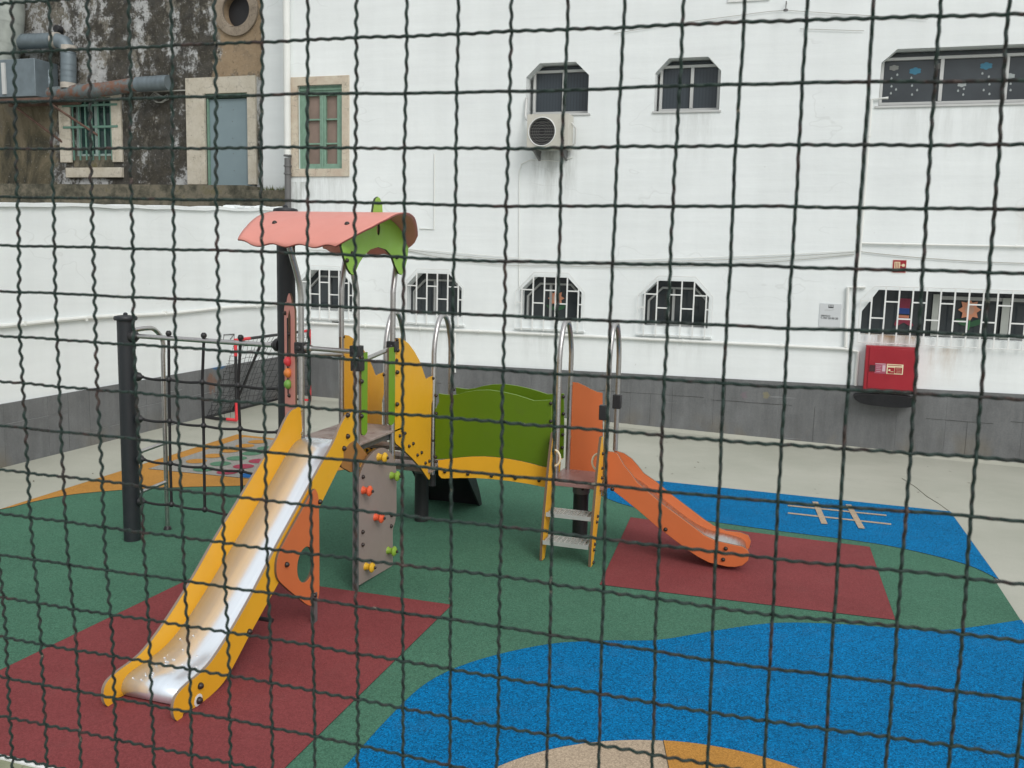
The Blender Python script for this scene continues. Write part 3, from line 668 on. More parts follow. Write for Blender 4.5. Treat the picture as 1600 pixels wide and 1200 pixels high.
# ------------------------------------------------------------------ things fixed on the back wall
ac = empty('air_conditioner', (-3.76, YB, 4.18)); tag(ac, 'boxy beige outdoor air conditioning unit under the upper window', 'air conditioner')
x0, x1, y0, y1, z0, z1 = -4.02, -3.42, YB-0.34, YB-0.06, 3.93, 4.40
ACM = m_plain('beige_enamel', srgb(196, 194, 184), 0.5, 0, 0.06, 5)
q = MB(); q.prism([(x0, z0), (x1, z0), (x1, z1), (x0, z1)], fy(y0), 0, y1-y0, holes=[circle(x0+0.22, 4.16, 0.195, n=32)])
for k in range(9): q.box((x1-0.15, y0-0.004, z0+0.06+0.042*k), (x1-0.03, y0-0.001, z0+0.066+0.042*k))
q.build('casing', ACM, ac, bevel=0.008)
q = MB(); q.lathe((x0+0.22, y0+0.05, 4.16), (0, 1, 0), [(0.194, 0), (0.194, 0.05)], 32); q.build('fan_recess', BLACK, ac)
q = MB()
for rr in (0.05, 0.08, 0.11, 0.14, 0.17): q.tube([(x0+0.22+rr*math.cos(R(a)), y0+0.002, 4.16+rr*math.sin(R(a))) for a in range(0, 360, 15)], 0.0018, 4, closed=True)
for k in range(-4, 5):
    h = 0.042*k; ww = math.sqrt(max(0.195**2-h*h, 0)); q.tube([(x0+0.22-ww, y0-0.001, 4.16+h), (x0+0.22+ww, y0-0.001, 4.16+h)], 0.0022, 4)
q.build('fan_guard', m_plain('dull_grey_wire', srgb(120, 120, 116), 0.5), ac)
q = MB(); q.tube([(x0+0.22+0.197*math.cos(R(a)), y0-0.004, 4.16+0.197*math.sin(R(a))) for a in range(0, 360, 12)], 0.008, 6, closed=True); q.build('fan_ring', WMETAL, ac)
for xx in (-3.92, -3.52):
    q = MB(); q.box((xx-0.02, y0+0.0, 3.895), (xx+0.02, YB, 3.93)); q.add([(xx-0.015, YB-0.01, 3.895), (xx+0.015, YB-0.01, 3.895), (xx+0.015, YB-0.01, 3.79), (xx-0.015, YB-0.01, 3.79), (xx-0.015, y0+0.03, 3.895), (xx+0.015, y0+0.03, 3.895)], [(0, 1, 2, 3), (0, 3, 4), (1, 5, 2), (3, 2, 5, 4), (0, 4, 5, 1)]); q.build('bracket', GREYM, ac)
q = MB(); q.tube([(-4.13, YB-0.04, 4.68), (-4.14, YB-0.05, 4.44), (-4.12, YB-0.08, 4.38), (-4.05, YB-0.15, 4.34)], 0.022, 8); q.build('hose', ALU, ac)
q = MB(); q.tube([(x1, y1-0.1, 4.30), (x1+0.06, y1-0.08, 4.22), (x1+0.05, y1-0.06, 4.02), (x1, y1-0.05, 3.98)], 0.014, 7); q.build('hose', ALU, ac)
cb = empty('fire_hose_cabinet', (1.0, YB, 0.77)); tag(cb, 'red metal fire hose cabinet on the back wall with two stickers', 'cabinet')
x0, x1, z0, z1, yc = 0.69, 1.32, 0.78, 1.36, YB-0.20
q = MB(); q.box((x0, yc+0.012, z0), (x1, YB-0.031, z1)); q.build('casing', RED, cb, bevel=0.006)
q = MB(); q.box((x0+0.045, yc, z0+0.02), (x1-0.02, yc+0.011, z1-0.025)); dd = q.build('door', RED, cb, bevel=0.004)
def cq(name, u, v, u2, v2, m_, dy=0.0, parent=None):
    a = P(u, v, 'y', yc-0.002); b_ = P(u2, v2, 'y', yc-0.002); q = MB(); q.box((a.x, yc-0.002-dy, b_.z), (b_.x, yc-0.001-dy, a.z)); return q.build(name, m_, parent or cb)
cq('handle', 1359, 570, 1367, 580.5, m_plain('dark_latch', srgb(70, 36, 40), 0.4), 0.006)
LILAC = colm('lilac_sticker', (166, 84, 104)); PALE = colm('cream_print', (226, 214, 178)); PINKW = colm('pinkish_print', (206, 176, 186))
s1 = cq('instruction_sticker', 1367.5, 568, 1384, 584, LILAC)
cq('print', 1367.6, 567.5, 1384, 569.5, PINKW, 0.002, s1); cq('print', 1379, 570.5, 1383, 580.5, PINKW, 0.002, s1)
for k in range(4): cq('print', 1369, 571.5+k*2.8, 1377-(k % 2)*1.5, 572.5+k*2.8, PINKW, 0.002, s1)
s2 = cq('pictogram_sticker', 1386, 568.5, 1410.5, 585.5, PALE)
cq('print', 1387.4, 570, 1408.9, 572.2, RED, 0.002, s2); cq('print', 1387.4, 574, 1397, 584, RED, 0.002, s2); cq('print', 1398.5, 574, 1408.9, 584, RED, 0.002, s2)
for k in range(4): cq('print', 1400, 575.5+k*2.2, 1407.5, 576.2+k*2.2, PALE, 0.004, s2)
c_ = P(1389.6, 578.3, 'y', yc); q = MB(); q.lathe((c_.x, yc-0.005, c_.z), (0, 1, 0), [(0.013, 0), (0.013, 0.001)], 14); q.build('print', PALE, s2)
cq('print', 1391, 580.3, 1396, 581.3, PALE, 0.004, s2)
tray = MB(); tray.prism(catmull([(x0-0.09, 0.70), (x0-0.02, 0.60), (x0+0.3, 0.57), (x1-0.05, 0.585), (x1+0.02, 0.66), (x1-0.02, 0.71), (x0+0.3, 0.725)], 5, True), fy(YB-0.24), 0, 0.205)
tag(tray.build('cushion_pad', m_plain('black_foam', srgb(28, 29, 31), 0.9, 0, 0.25, 9, 40), bevel=0.015), 'black foam strip fixed beneath the red fire cabinet', 'foam pad')
fs = empty('fire_sign', (1.02, YB, 2.4)); tag(fs, 'small square red fire hose sign above the long barred window', 'sign')
def fq(name, x0, z0, x1, z1, m_, d): q = MB(); q.box((x0, YB-0.006-d, z0), (x1, YB-0.004-d+0.0, z1)); return q.build(name, m_, fs)
q = MB(); q.box((0.94, YB-0.006, 2.315), (1.115, YB-0.001, 2.49)); q.build('board', colm('sign_border', (226, 216, 206)), fs)
fq('face', 0.947, 2.322, 1.108, 2.483, RED, 0.001)
fq('symbol', 0.965, 2.37, 1.035, 2.462, colm('sign_cream', (222, 206, 168)), 0.003); fq('symbol', 1.035, 2.415, 1.065, 2.423, PALE, 0.003)
for k in range(3): fq('symbol', 0.978+k*0.018, 2.37, 0.984+k*0.018, 2.452, RED, 0.005)
q = MB(); q.lathe((1.075, YB-0.0095, 2.418), (0, 1, 0), [(0.02, 0), (0.02, 0.002)], 18); q.build('symbol', PALE, fs)
fq('symbol', 0.96, 2.335, 1.095, 2.36, colm('sign_dark', (110, 34, 40)), 0.003)
sg = empty('service_notice', (0.21, YB, 1.7)); tag(sg, 'pale notice plate with a service telephone number on the white wall', 'sign')
SGM = colm('notice_plate', (204, 208, 210), 0.35)
q = MB(); q.box((0.075, YB-0.008, 1.57), (0.35, YB-0.001, 1.885)); q.build('plate', SGM, sg, bevel=0.002)
INK = colm('black_ink', (40, 42, 44))
q = MB(); q.box((0.185, YB-0.0105, 1.828), (0.25, YB-0.0085, 1.868)); q.build('logo', INK, sg)
q = MB()
for k in range(3): q.box((0.190+k*0.020, YB-0.0125, 1.844), (0.205+k*0.020, YB-0.0107, 1.862))
q.build('logo', SGM, sg)
def text(s, x, z, size, y, mat, parent):
    cu = bpy.data.curves.new('t', 'FONT'); cu.body = s; cu.size = size; cu.extrude = 0.0006; cu.offset = size*0.012
    to = bpy.data.objects.new('t', cu); COL.objects.link(to)
    bpy.context.view_layer.update()
    me = bpy.data.meshes.new_from_object(to.evaluated_get(bpy.context.evaluated_depsgraph_get()))
    bpy.data.objects.remove(to)
    me.transform(Matrix.Rotation(R(90), 4, 'X')); me.materials.clear(); me.materials.append(mat)
    o = bpy.data.objects.new('lettering', me); COL.objects.link(o); o.parent = parent
    o.location = Vector((x, y, z)) - wloc(parent); return o
text('SERVIÇO', 0.098, 1.710, 0.030, YB-0.010, INK, sg)
text('707 20 00 20', 0.125, 1.676, 0.036, YB-0.010, INK, sg)
q = MB(); q.tube([(0.100, YB-0.0095, 1.704), (0.102, YB-0.0095, 1.692), (0.110, YB-0.0095, 1.684), (0.120, YB-0.0095, 1.682)], 0.0028, 6); q.build('phone_symbol', INK, sg)
q = MB(); q.tube(catmull([(0.14, YB-0.009, 1.79), (0.17, YB-0.009, 1.80), (0.21, YB-0.009, 1.795), (0.26, YB-0.009, 1.808)], 4), 0.0015, 5); q.build('signature_line', GREYST, sg)

# ------------------------------------------------------------------ left boundary wall
lw = empty('boundary_wall', (XL, 9, 0)); tag(lw, 'tall white rendered wall with grey stone base closing the left side', 'wall')
q = MB(); ztop = lambda y: 2.80 + (y-7.7)*0.042
ys_ = [2.0 + 0.35*i for i in range(33)]
random.seed(5)
top = [(y, ztop(y) + random.uniform(-0.012, 0.012)) for y in ys_ if y < YB] + [(YB+0.3, ztop(YB))]
q.prism([(2.0, -0.3), (YB+0.3, -0.3)] + list(reversed(top)), fx(XL-0.3), 0, 0.3); q.build('wall', WHITE, lw)
q = MB(); q.prism([(y, z+0.002) for y, z in top] + [(y, z+0.045+random.uniform(-0.006, 0.006)) for y, z in reversed(top)], fx(XL-0.34), 0, 0.375); q.build('coping', WHITE, lw)
q = MB(); y = 2.0; random.seed(11)
while y < YB-0.05:
    w_ = random.choice((0.3, 0.33, 0.36)); y1 = min(y+w_, YB-0.035); h0 = 0.72
    zc = random.choice((0.22, 0.38, 0.5)); j = random.uniform(-0.002, 0.002)
    for za, zb in ((-0.2, zc-0.002), (zc+0.002, h0)): q.box((XL, y+0.002, za), (XL+0.028+j, y1-0.002, zb))
    y = y1
q.build('stone_plinth', PLINTH_L, lw)
JOINT = m_plain('pale_joint', srgb(168, 170, 170), 0.8)
q = MB(); q.box((XL+0.0, 2.0, -0.2), (XL+0.0245, YB-0.04, 0.715)); q.build('joint_mortar', JOINT, lw)
pp = [(XL+0.03, y, 1.56 + 0.012*math.sin(y*2.3)) for y in [2+0.4*i for i in range(28)]] + [(XL+0.03, YB-0.05, 1.55)]
q = MB(); q.tube(pp, 0.024, 8)
for y in (7.9, 8.8, 10.2, 11.4, 12.3): q.box((XL, y-0.012, 1.535), (XL+0.058, y+0.012, 1.585))
q.build('wall_pipe', WPIPE, lw)
# chalk and paint smears on the plinth
q = MB(); q.tube([Vector((XL+0.01, P(u, v, 'x', XL+0.01).y, P(u, v, 'x', XL+0.01).z)) for u, v in ((366, 522), (350, 523), (349, 531), (366, 532), (366, 522), (360, 530))], 0.006, 5); q.build('wire_bracket', GREYM, lw)

# ------------------------------------------------------------------ old building beyond the left wall
YO = 14.4
ob = empty('old_building', (-12, YO, 0)); tag(ob, 'derelict old building with black and white peeling render above the left wall', 'building')
q = MB()
dH = [(-10.47, 3.53), (-9.54, 3.53), (-9.54, 5.17), (-10.47, 5.17)]
wH = [(-13.44, 3.86), (-12.50, 3.86), (-12.50, 5.13), (-13.44, 5.13)]
rH = circle(-9.80, 6.50, 0.27, 0.27, 30)
q.prism([(-20, 2), (-9.31, 2), (-9.31, 8.6), (-20, 8.6)], fy(YO), 0, 0.4, holes=[dH, wH, rH]); q.build('wall', OLD, ob)
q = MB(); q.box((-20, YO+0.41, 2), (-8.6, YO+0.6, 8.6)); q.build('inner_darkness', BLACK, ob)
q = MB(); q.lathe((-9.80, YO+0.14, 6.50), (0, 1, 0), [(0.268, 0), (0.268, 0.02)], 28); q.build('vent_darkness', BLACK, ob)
q = MB(); q.box((-9.309, YO-0.02, 2), (-8.14, YO+0.4, 8.6)); q.build('white_return', WHITE, ob)
q = MB(); q.prism(circle(-9.80, 6.50, 0.43, n=36), fy(YO), -0.05, 0.02, holes=[circle(-9.80, 6.50, 0.27, n=30)]); q.build('round_opening_ring', m_stone('tan_stone', srgb(122, 110, 96), srgb(156, 144, 128)), ob, bevel=0.02)
q = MB(); q.prism([(-10.86, 3.55), (-10.47, 3.55), (-10.47, 5.12), (-9.60, 5.12), (-9.60, 3.55), (-9.43, 3.55), (-9.43, 5.40), (-10.86, 5.40)], fy(YO), -0.05, 0.001); q.build('door_frame', STONE, ob, bevel=0.006)
q = MB(); q.box((-10.47, YO-0.001, 5.06), (-9.6, YO+0.2, 5.115)); q.box((-10.47, YO+0.02, 3.55), (-10.44, YO+0.2, 5.06)); q.build('door_jamb', SHUT, ob)
q = MB(); q.box((-10.44, YO+0.06, 3.54), (-9.55, YO+0.10, 5.04)); d_ = q.build('door', DOORB, ob, bevel=0.003)
for xx, zz in ((-9.95, 4.85), (-9.97, 4.65), (-9.97, 4.36), (-10.2, 4.9), (-9.96, 4.1), (-9.95, 3.8)): q = MB(); q.lathe((xx, YO+0.06, zz), (0, -1, 0), [(0.008, 0), (0.008, 0.004)], 8); q.build('rivet', GREYM, d_)
q = MB()
q.prism([(-13.70, 3.96), (-13.44, 3.96), (-13.44, 5.13), (-12.50, 5.13), (-12.50, 3.96), (-12.28, 3.96), (-12.28, 5.25), (-13.70, 5.25)], fy(YO), -0.04, 0.001)
q.box((-13.56, YO-0.07, 3.68), (-12.28, YO+0.001, 3.86)); wfr = q.build('window_surround', STONE, ob, bevel=0.006)
q = MB(); q.prism([(-13.44, 4.08), (-12.50, 4.08), (-12.50, 5.13), (-13.44, 5.13)], fy(YO+0.12), 0, 0.04, holes=[[(-13.36, 4.13), (-13.02, 4.13), (-13.02, 5.1), (-13.36, 5.1)], [(-12.96, 4.13), (-12.56, 4.13), (-12.56, 5.1), (-12.96, 5.1)]])
q.build('window_frame', m_plain('pale_green_frame', srgb(164, 184, 178), 0.5), ob, bevel=0.003)
q = MB(); q.box((-13.44, YO+0.16, 4.08), (-12.5, YO+0.17, 5.13)); q.build('pane', m_glass('green_dark_glass', srgb(48, 72, 70)), ob)
q = MB(); q.box((-13.44, YO+0.02, 3.86), (-12.5, YO+0.3, 4.08)); q.build('window_sill', MOSS, ob)
q = MB()
for zz in (4.60, 4.99): q.box((-13.60, YO-0.05, zz-0.02), (-12.35, YO-0.03, zz+0.02))
for k in range(7): q.box((-13.40+k*0.145, YO-0.03, 4.0), (-13.375+k*0.145, YO-0.01, 5.15))
q.build('window_bars', m_plain('green_bar_paint', srgb(96, 132, 118), 0.6), ob)
q = MB(); q.prism([(-20, 2.4), (-9.32, 2.4), (-9.32, 3.50), (-20, 3.56)], fy(YO-0.55), 0, 0.54); q.build('terrace_slab', MOSS, ob, bevel=0.01)
q = MB(); q.box((-9.318, YO-0.55, 2.4), (-8.14, YO-0.021, 3.42)); q.build('terrace_slab', MOSS, ob, bevel=0.01)
random.seed(9)
q = MB()   # flaking plaster lumps along the top of the white wall
for k in range(16):
    yy = 11.9+random.random()*1.3; c = Vector((XL-0.12+random.uniform(-0.12, 0.12), yy, ztop(yy)+0.06))
    q.obox(c, Vector((random.uniform(0.03, 0.09), 0.02, 0)), Vector((-0.02, random.uniform(0.05, 0.14), 0.01)), Vector((0, 0, random.uniform(0.008, 0.022))))
q.build('flaking_plaster', WHITE, lw)
# moss tufts at the foot of the white return
q = MB()
for k in range(500):
    x = random.uniform(-9.30, -8.35); z = 3.42; h = random.uniform(0.02, 0.14)*math.sin(random.random()*3.1); y = YO-0.03-random.random()*0.12; a = random.uniform(-0.03, 0.03)
    q.add([(x-0.008, y, z), (x+0.008, y, z), (x+a, y-0.01, z+h)], [(0, 1, 2)])
tag(q.build('weeds', m_plain('moss_green', srgb(92, 98, 48), 0.9, 0, 0.3, 20), recalc=False), 'dark green moss growing at the foot of the white return wall', 'moss', kind='stuff')
# ducts
du = empty('ventilation_duct', (-12.8, YO, 5.2)); tag(du, 'grey spiral metal ducts running along the old facade', 'duct')
def spiral(name, pts, r, mat, step=0.09):
    q = MB(); q.tube(pts, r, 20)
    for a, b_ in zip(pts, pts[1:]):
        a = Vector(a); b_ = Vector(b_); d = b_-a; n_ = int(d.length/step)
        for k in range(1, n_): c = a+d*(k/n_); e = d.normalized()*0.006; q.tube([c-e, c+e], r+0.006, 20, caps=False)
    return q.build(name, mat, du)
yo = YO-0.25
TAPE = m_plain('pale_tape', srgb(176, 170, 160), 0.6, 0, 0.2, 12)
def O(u, v, y=yo): p = P(u, v, 'y', y); return (p.x, y, p.z)
spiral('duct', [O(15, 66), O(88, 63), O(100, 67), O(106, 76), O(107, 92), O(107, 138)], 0.135, GALV)
spiral('duct', [O(48, 152), O(90, 146), O(160, 140), O(215, 132)], 0.125, RUSTD)
spiral('duct', [O(215, 132), O(264, 129)], 0.13, GALV)
spiral('duct', [O(60, 104), O(72, 104), O(76, 112), O(78, 138)], 0.05, GALV, 0.07)
for u, v in ((88, 63), (107, 76), (107, 134)):
    q = MB(); c = Vector(O(u, v)); d = Vector((1, 0, 0)) if v < 70 else Vector((0, 0, 1)); q.tube([c-d*0.05, c+d*0.05], 0.141, 20); q.build('duct_tape', TAPE, du)
spiral('duct', [O(12, -30, yo-0.1), O(14, 20, yo-0.1), O(12, 50, yo-0.1), O(4, 95, yo-0.1)], 0.27, m_plain('silver_wrap', srgb(160, 166, 160), 0.45, 0.2, 0.2, 6), 0.16)
fb = empty('fan_box', (-14.8, YO-0.4, 5.5)); tag(fb, 'grey sheet metal fan box under the wide duct at the left edge', 'fan box')
q = MB(); a = P(-25, 93, 'y', YO-0.6); b_ = P(56, 150, 'y', YO-0.6); q.box((a.x, YO-0.6, b_.z), (b_.x, YO-0.05, a.z-0.02)); q.build('casing', GALV, fb, bevel=0.01)
q = MB(); c = P(6, 100, 'y', YO-0.6); q.box((c.x-0.04, YO-0.63, b_.z+0.05), (c.x+0.04, YO-0.6, a.z-0.08)); q.build('cover_strip', ALU, fb)
q = MB(); z_ = b_.z-0.03; q.box((a.x, YO-0.62, z_-0.05), (b_.x+0.5, YO-0.56, z_)); q.box((a.x, YO-0.1, z_-0.05), (b_.x+0.5, YO-0.04, z_))
q.tube([(b_.x+0.1, YO-0.5, z_-0.03), (b_.x+0.85, YO, z_-0.62)], 0.022, 8); q.tube([(b_.x-0.75, YO-0.5, z_-0.03), (b_.x+0.05, YO, z_-0.75)], 0.022, 8); q.build('bracket', RUST, fb)
q = MB(); p_ = P(88, 45, 'y', YO-0.1); q.lathe((p_.x, YO-0.12, p_.z), (0, 1, 0), [(0.06, 0), (0.075, 0.02), (0.075, 0.12)], 14)
q.build('cable_gland', BLACK, ob)
q = MB(); q.tube([O(120, 144, YO-0.03), O(200, 143, YO-0.03), O(264, 142, YO-0.03), O(290, 141, YO-0.03)], 0.01, 5)
for k in range(4): q.tube(catmull([O(235+k*3, 150, YO-0.03), O(243+k*2, 144+k*2, YO-0.03), O(252+k*3, 152, YO-0.03), O(262, 147+k*3, YO-0.03), O(255-k*3, 160, YO-0.03), O(242, 158, YO-0.03)], 4), 0.005, 4)
q.build('loose_cable', CAB, ob)
# ------------------------------------------------------------------ play structure
ps = empty('play_structure', (-3.0, 6.5, 0))
tag(ps, 'multicoloured climbing frame with salmon roof, two slides, bridge and rope net', 'climbing frame')
_bolt = {}
def bolt(parent, loc, axis, r=0.017):
    key = (tuple(round(a, 2) for a in axis), r)
    if key not in _bolt:
        q = MB(); q.lathe((0, 0, 0), axis, [(r, 0), (r*1.05, r*0.3), (r*0.9, r*0.75), (r*0.55, r*1.15), (r*0.15, r*1.3)], 12)
        o = q.build('bolt', BOLT, loc=(0, 0, 0)); _bolt[key] = o.data
    else:
        o = bpy.data.objects.new('bolt', _bolt[key]); COL.objects.link(o)
    o.parent = parent; o.location = Vector(loc) - wloc(parent)
    return o
PX = [1, 0, 0]; NY = (0, -1, 0)
FL, FR, BR, BL = (-3.50, 5.87), (-3.05, 5.86), (-3.05, 6.45), (-3.50, 6.47)
ZT, ZL = 1.05, 0.60
# black posts of the rope net
def post(x, y, h):
    q = MB(); seg = 20; q.lathe((x, y, 0), (0, 0, 1), [(0.068, 0), (0.068, h-0.05)], 24); o = q.build('post', POST, ps)
    q = MB(); q.lathe((x, y, h-0.05), (0, 0, 1), [(0.070, 0), (0.086, 0.003), (0.091, 0.012), (0.091, 0.024), (0.085, 0.034), (0.060, 0.040), (0.018, 0.044), (0.017, 0.056), (0.010, 0.063), (0.003, 0.065)], 24); q.build('post_cap', POST, o); return o
P1 = (-5.25, 6.12); P2 = (-3.78, 6.13)
post(P1[0], P1[1], 1.87); post(P2[0], P2[1], 2.73)
q = MB(); q.tube([(P1[0]+0.05, 6.12, 1.70), (P2[0]-0.05, 6.12, 1.69)], 0.019, 12); bar = q.build('top_bar', STEEL, ps)
for x in (P1[0]+0.085, P2[0]-0.085): q = MB(); q.lathe((x, 6.12, 1.695), (1, 0, 0) if x < -4.5 else (-1, 0, 0), [(0.052, -0.03), (0.05, 0.0), (0.035, 0.015), (0.026, 0.03)], 14); q.build('clamp', BLACK, bar)
def nv(u, v): p = P(u, v, 'y', 6.12); return Vector((p.x, 6.12, p.z))
cols = [[(263.5, 524), (264, 593), (265, 658), (266, 724), (268, 788)], [(318.5, 527), (316, 597), (318, 665), (319, 730), (320, 796)], [(376, 532), (372, 602), (375, 670), (377, 736), (379, 806)]]
rowsL = [(222, 589), (223, 655), (225, 718), (226, 784)]; rowsR = [(436, 607), (436, 675), (437, 745), (438, 818)]
q = MB()
for c in cols:
    pts = [nv(*p) for p in c]; pts[0].z = 1.715
    q.tube(pts, 0.0115, 8)
for r_ in range(4):
    pts = [nv(*rowsL[r_])] + [nv(*c[r_+1]) for c in cols] + [nv(*rowsR[r_])]
    out = []
    for a, b_ in zip(pts, pts[1:]): out += [a.lerp(b_, k/6) - Vector((0, 0, 0.012*4*(k/6)*(1-k/6))) for k in range(6)]
    q.tube(out + [pts[-1]], 0.0105, 8)
net = q.build('rope_net', ROPE, ps)
for c in cols:
    for j, p in enumerate(c):
        v = nv(*p)
        if j == 0: v.z = 1.735
        q = MB(); q.lathe(v-Vector((0, 0, 0.022)), (0, 0, 1), [(0.012, 0), (0.021, 0.01), (0.024, 0.022), (0.021, 0.034), (0.012, 0.044)], 12); q.build('rope_knot', BLACK, net)
for p in rowsL: q = MB(); v = nv(*p); q.lathe(v-Vector((0.045, 0, 0)), (1, 0, 0), [(0.038, 0), (0.034, 0.02), (0.016, 0.04), (0.013, 0.055)], 12); q.build('rope_anchor', BLACK, net)
for p in rowsR[:3]: q = MB(); v = nv(*p); q.lathe(v+Vector((0.045, 0, 0)), (-1, 0, 0), [(0.045, 0), (0.042, 0.02), (0.03, 0.045), (0.016, 0.07)], 12); q.build('rope_anchor', BLACK, net)
# side ladder behind the first post
q = MB(); lx, ly = -5.18, 6.47
q.tube(catmull([(P1[0]+0.04, 6.16, 1.74), (P1[0]+0.07, 6.28, 1.75), (lx-0.02, 6.40, 1.73), (lx, ly, 1.64), (lx, ly, 1.5)], 5) + [(lx, ly, 0.0)], 0.019, 12)
lad = q.build('side_ladder', STEEL, ps)
for z in (0.40, 0.74):
    q = MB(); q.tube([(P1[0]+0.04, 6.15, z-0.01), (lx, ly, z+0.02)], 0.016, 10); q.build('rung', STEEL, lad)
q = MB(); q.lathe((lx, ly, 0), (0, 0, 1), [(0.035, 0), (0.03, 0.02), (0.022, 0.03)], 12); q.build('foot', BLACK, lad)
# tower poles
def pole(pts, r=0.0215, name='pole'):
    q = MB(); q.tube(pts, r, 14); return q.build(name, STEEL, ps)
pole([(FL[0], FL[1], ZT-0.05), (FL[0], FL[1], 2.05)] + catmull([(FL[0], FL[1], 2.08), (FL[0], FL[1]-0.03, 2.2), (FL[0], FL[1]-0.14, 2.42), (FL[0], FL[1]-0.20, 2.53)], 4))
pole([(FR[0], FR[1], 0.02), (FR[0], FR[1], 2.08)] + catmull([(FR[0], FR[1], 2.12), (FR[0], FR[1]-0.04, 2.24), (FR[0], FR[1]-0.12, 2.42)], 4))
pole([(BR[0], BR[1], 0.55), (BR[0], BR[1], 2.08)] + catmull([(BR[0], BR[1], 2.12), (BR[0], BR[1]+0.03, 2.24), (BR[0], BR[1]+0.08, 2.42)], 4))
pole([(BL[0], BL[1], ZT-0.05), (BL[0], BL[1], 2.08)] + catmull([(BL[0], BL[1], 2.12), (BL[0], BL[1]+0.03, 2.24), (BL[0], BL[1]+0.1, 2.45)], 4))
# platforms
q = MB(); q.box((-3.54, 5.84, ZT-0.02), (-3.03, 6.62, ZT)); pl = q.build('platform', [DECK], ps, bevel=0.004)
q = MB(); q.box((-3.50, 5.90, ZT-0.07), (-3.07, 6.58, ZT-0.021)); q.build('platform_frame', GREYM, pl)
# clamps and grab bars
def clamp(x, y, z, s=0.038):
    q = MB(); q.box((x-s, y-s, z-s*1.05), (x+s, y+s, z+s*1.05)); q.lathe((x, y-s, z), (0, -1, 0), [(s*0.55, 0), (s*0.5, 0.01), (0.006, 0.014)], 12)
    return q.build('clamp', BLACK, ps, bevel=0.009)
zb = 1.715
clamp(*FL, zb); clamp(*FR, zb); clamp(FR[0]+0.005, FR[1]+0.005, zb-0.10); clamp(*BR, 1.70)
q = MB(); q.tube([(FL[0], FL[1], zb), (FR[0], FR[1], zb-0.005)], 0.0175, 12); q.lathe((FL[0]+0.03, FL[1], zb), (1, 0, 0), [(0.03, 0), (0.028, 0.04), (0.02, 0.06)], 12); q.build('grab_bar', STEEL, ps)
q = MB(); q.tube([(FR[0], FR[1], 1.63), (BR[0], BR[1], 1.69)], 0.0175, 12); q.build('grab_bar', STEEL, ps)
q = MB(); q.tube([(FL[0], FL[1], 1.665), (BL[0], BL[1], 1.61)], 0.0145, 12); q.build('grab_bar', STEEL, ps)
clamp(BL[0]-0.03, BL[1], 1.62, 0.028)
# narrow lime uprights beside the entrance
for y0, y1, nm in ((FR[1]+0.02, FR[1]+0.115, 0), (BR[1]-0.125, BR[1]-0.015, 1)):
    o = [(y0, 1.70), (y0, 1.16)] + [(lerp(y0, y1, 0.5)-0.5*(y1-y0)*math.cos(R(a)), 1.13-0.03*math.sin(R(a))) for a in (20, 60, 90, 120, 160)] + [(y1, 1.16), (y1, 1.70)]
    q = MB(); q.prism(o, fx(-3.035), 0, 0.014, 0, 1); l_ = q.build('side_strip', [STRIP, EDGE], ps, bevel=0.002)
    for z in (1.67, 1.50, 1.25): bolt(l_, (-3.021, (y0 if nm == 0 else y1)+(-0.02 if nm == 0 else 0.02)+0.01, z), PX)
# yellow flame shaped stair sides (same outline, one on each side of the stairs)
yo_px = [(617, 531), (620.7, 528), (628, 528.6), (639, 537), (648, 549.5), (655.5, 563), (661, 578), (665.6, 592), (671, 589), (676.8, 587), (676.8, 621), (674.2, 632), (673.5, 682), (672.7, 727), (672, 747), (670.5, 750), (668.5, 748), (656.7, 730), (644, 716), (631.7, 704), (618.5, 693), (617, 688), (617, 610)]
yo_ = px(yo_px, -3.03)
for x in (-3.03, -3.49):
    q = MB(); q.prism(yo_, fx(x-0.018), 0, 0.018, 0, 1); yp_ = q.build('flame_panel', [YELLOW, EDGE], ps, bevel=0.002)
    for u, v in ((619.5, 531), (619, 563), (619, 648), (676, 591), (675.5, 688), (624, 681), (632, 677), (638.5, 697), (645, 693), (651.5, 711), (658, 707), (664, 723.5), (670, 720.5)):
        p = P(u, v, 'x', -3.03); bolt(yp_, (x, p.y, p.z), PX, 0.014)
for y, z in ((6.70, 0.955), (6.82, 0.85), (6.96, 0.745)):
    q = MB(); q.box((-3.475, y-0.085, z-0.028), (-3.05, y+0.085, z)); q.build('stair_tread', DECK, ps, bevel=0.004)
# lower platform behind the stairs
HN, HF = 7.22, 7.60
q = MB(); q.box((-3.54, HN-0.10, ZL-0.035), (-3.0, HF+0.10, ZL)); q.build('platform', DECK, ps, bevel=0.004)
def hoop(x, zb_, lo=0.0, ynear=HN, yfar=HF, top=1.89):
    ym = (ynear+yfar)/2; r_ = (yfar-ynear)/2
    pts = [(x, ynear, zb_), (x, ynear, top-0.30)] + [(x, ym - r_*math.cos(a)*(1-0.12*math.sin(2*a) if a < math.pi/2 else 1+0.12*math.sin(2*a)), top-0.28+0.28*math.sin(a)) for a in [math.pi*k/14 for k in range(1, 14)]] + [(x, yfar, top-0.30), (x, yfar, zb_+lo)]
    return pole(pts, 0.0215, 'hoop')
hoop(-3.03, ZL-0.08); hoop(-3.52, ZL-0.08, 0, 7.30, 7.68)
hoop(-1.93, ZL-0.02); hoop(-1.52, ZL-0.1, 0.3)
for x in (-3.03,):
    q = MB(); q.lathe((x, HN, ZL-0.17), (0, 0, 1), [(0.03, 0), (0.03, 0.09), (0.034, 0.1)], 14); q.build('pole_end', BLACK, ps)
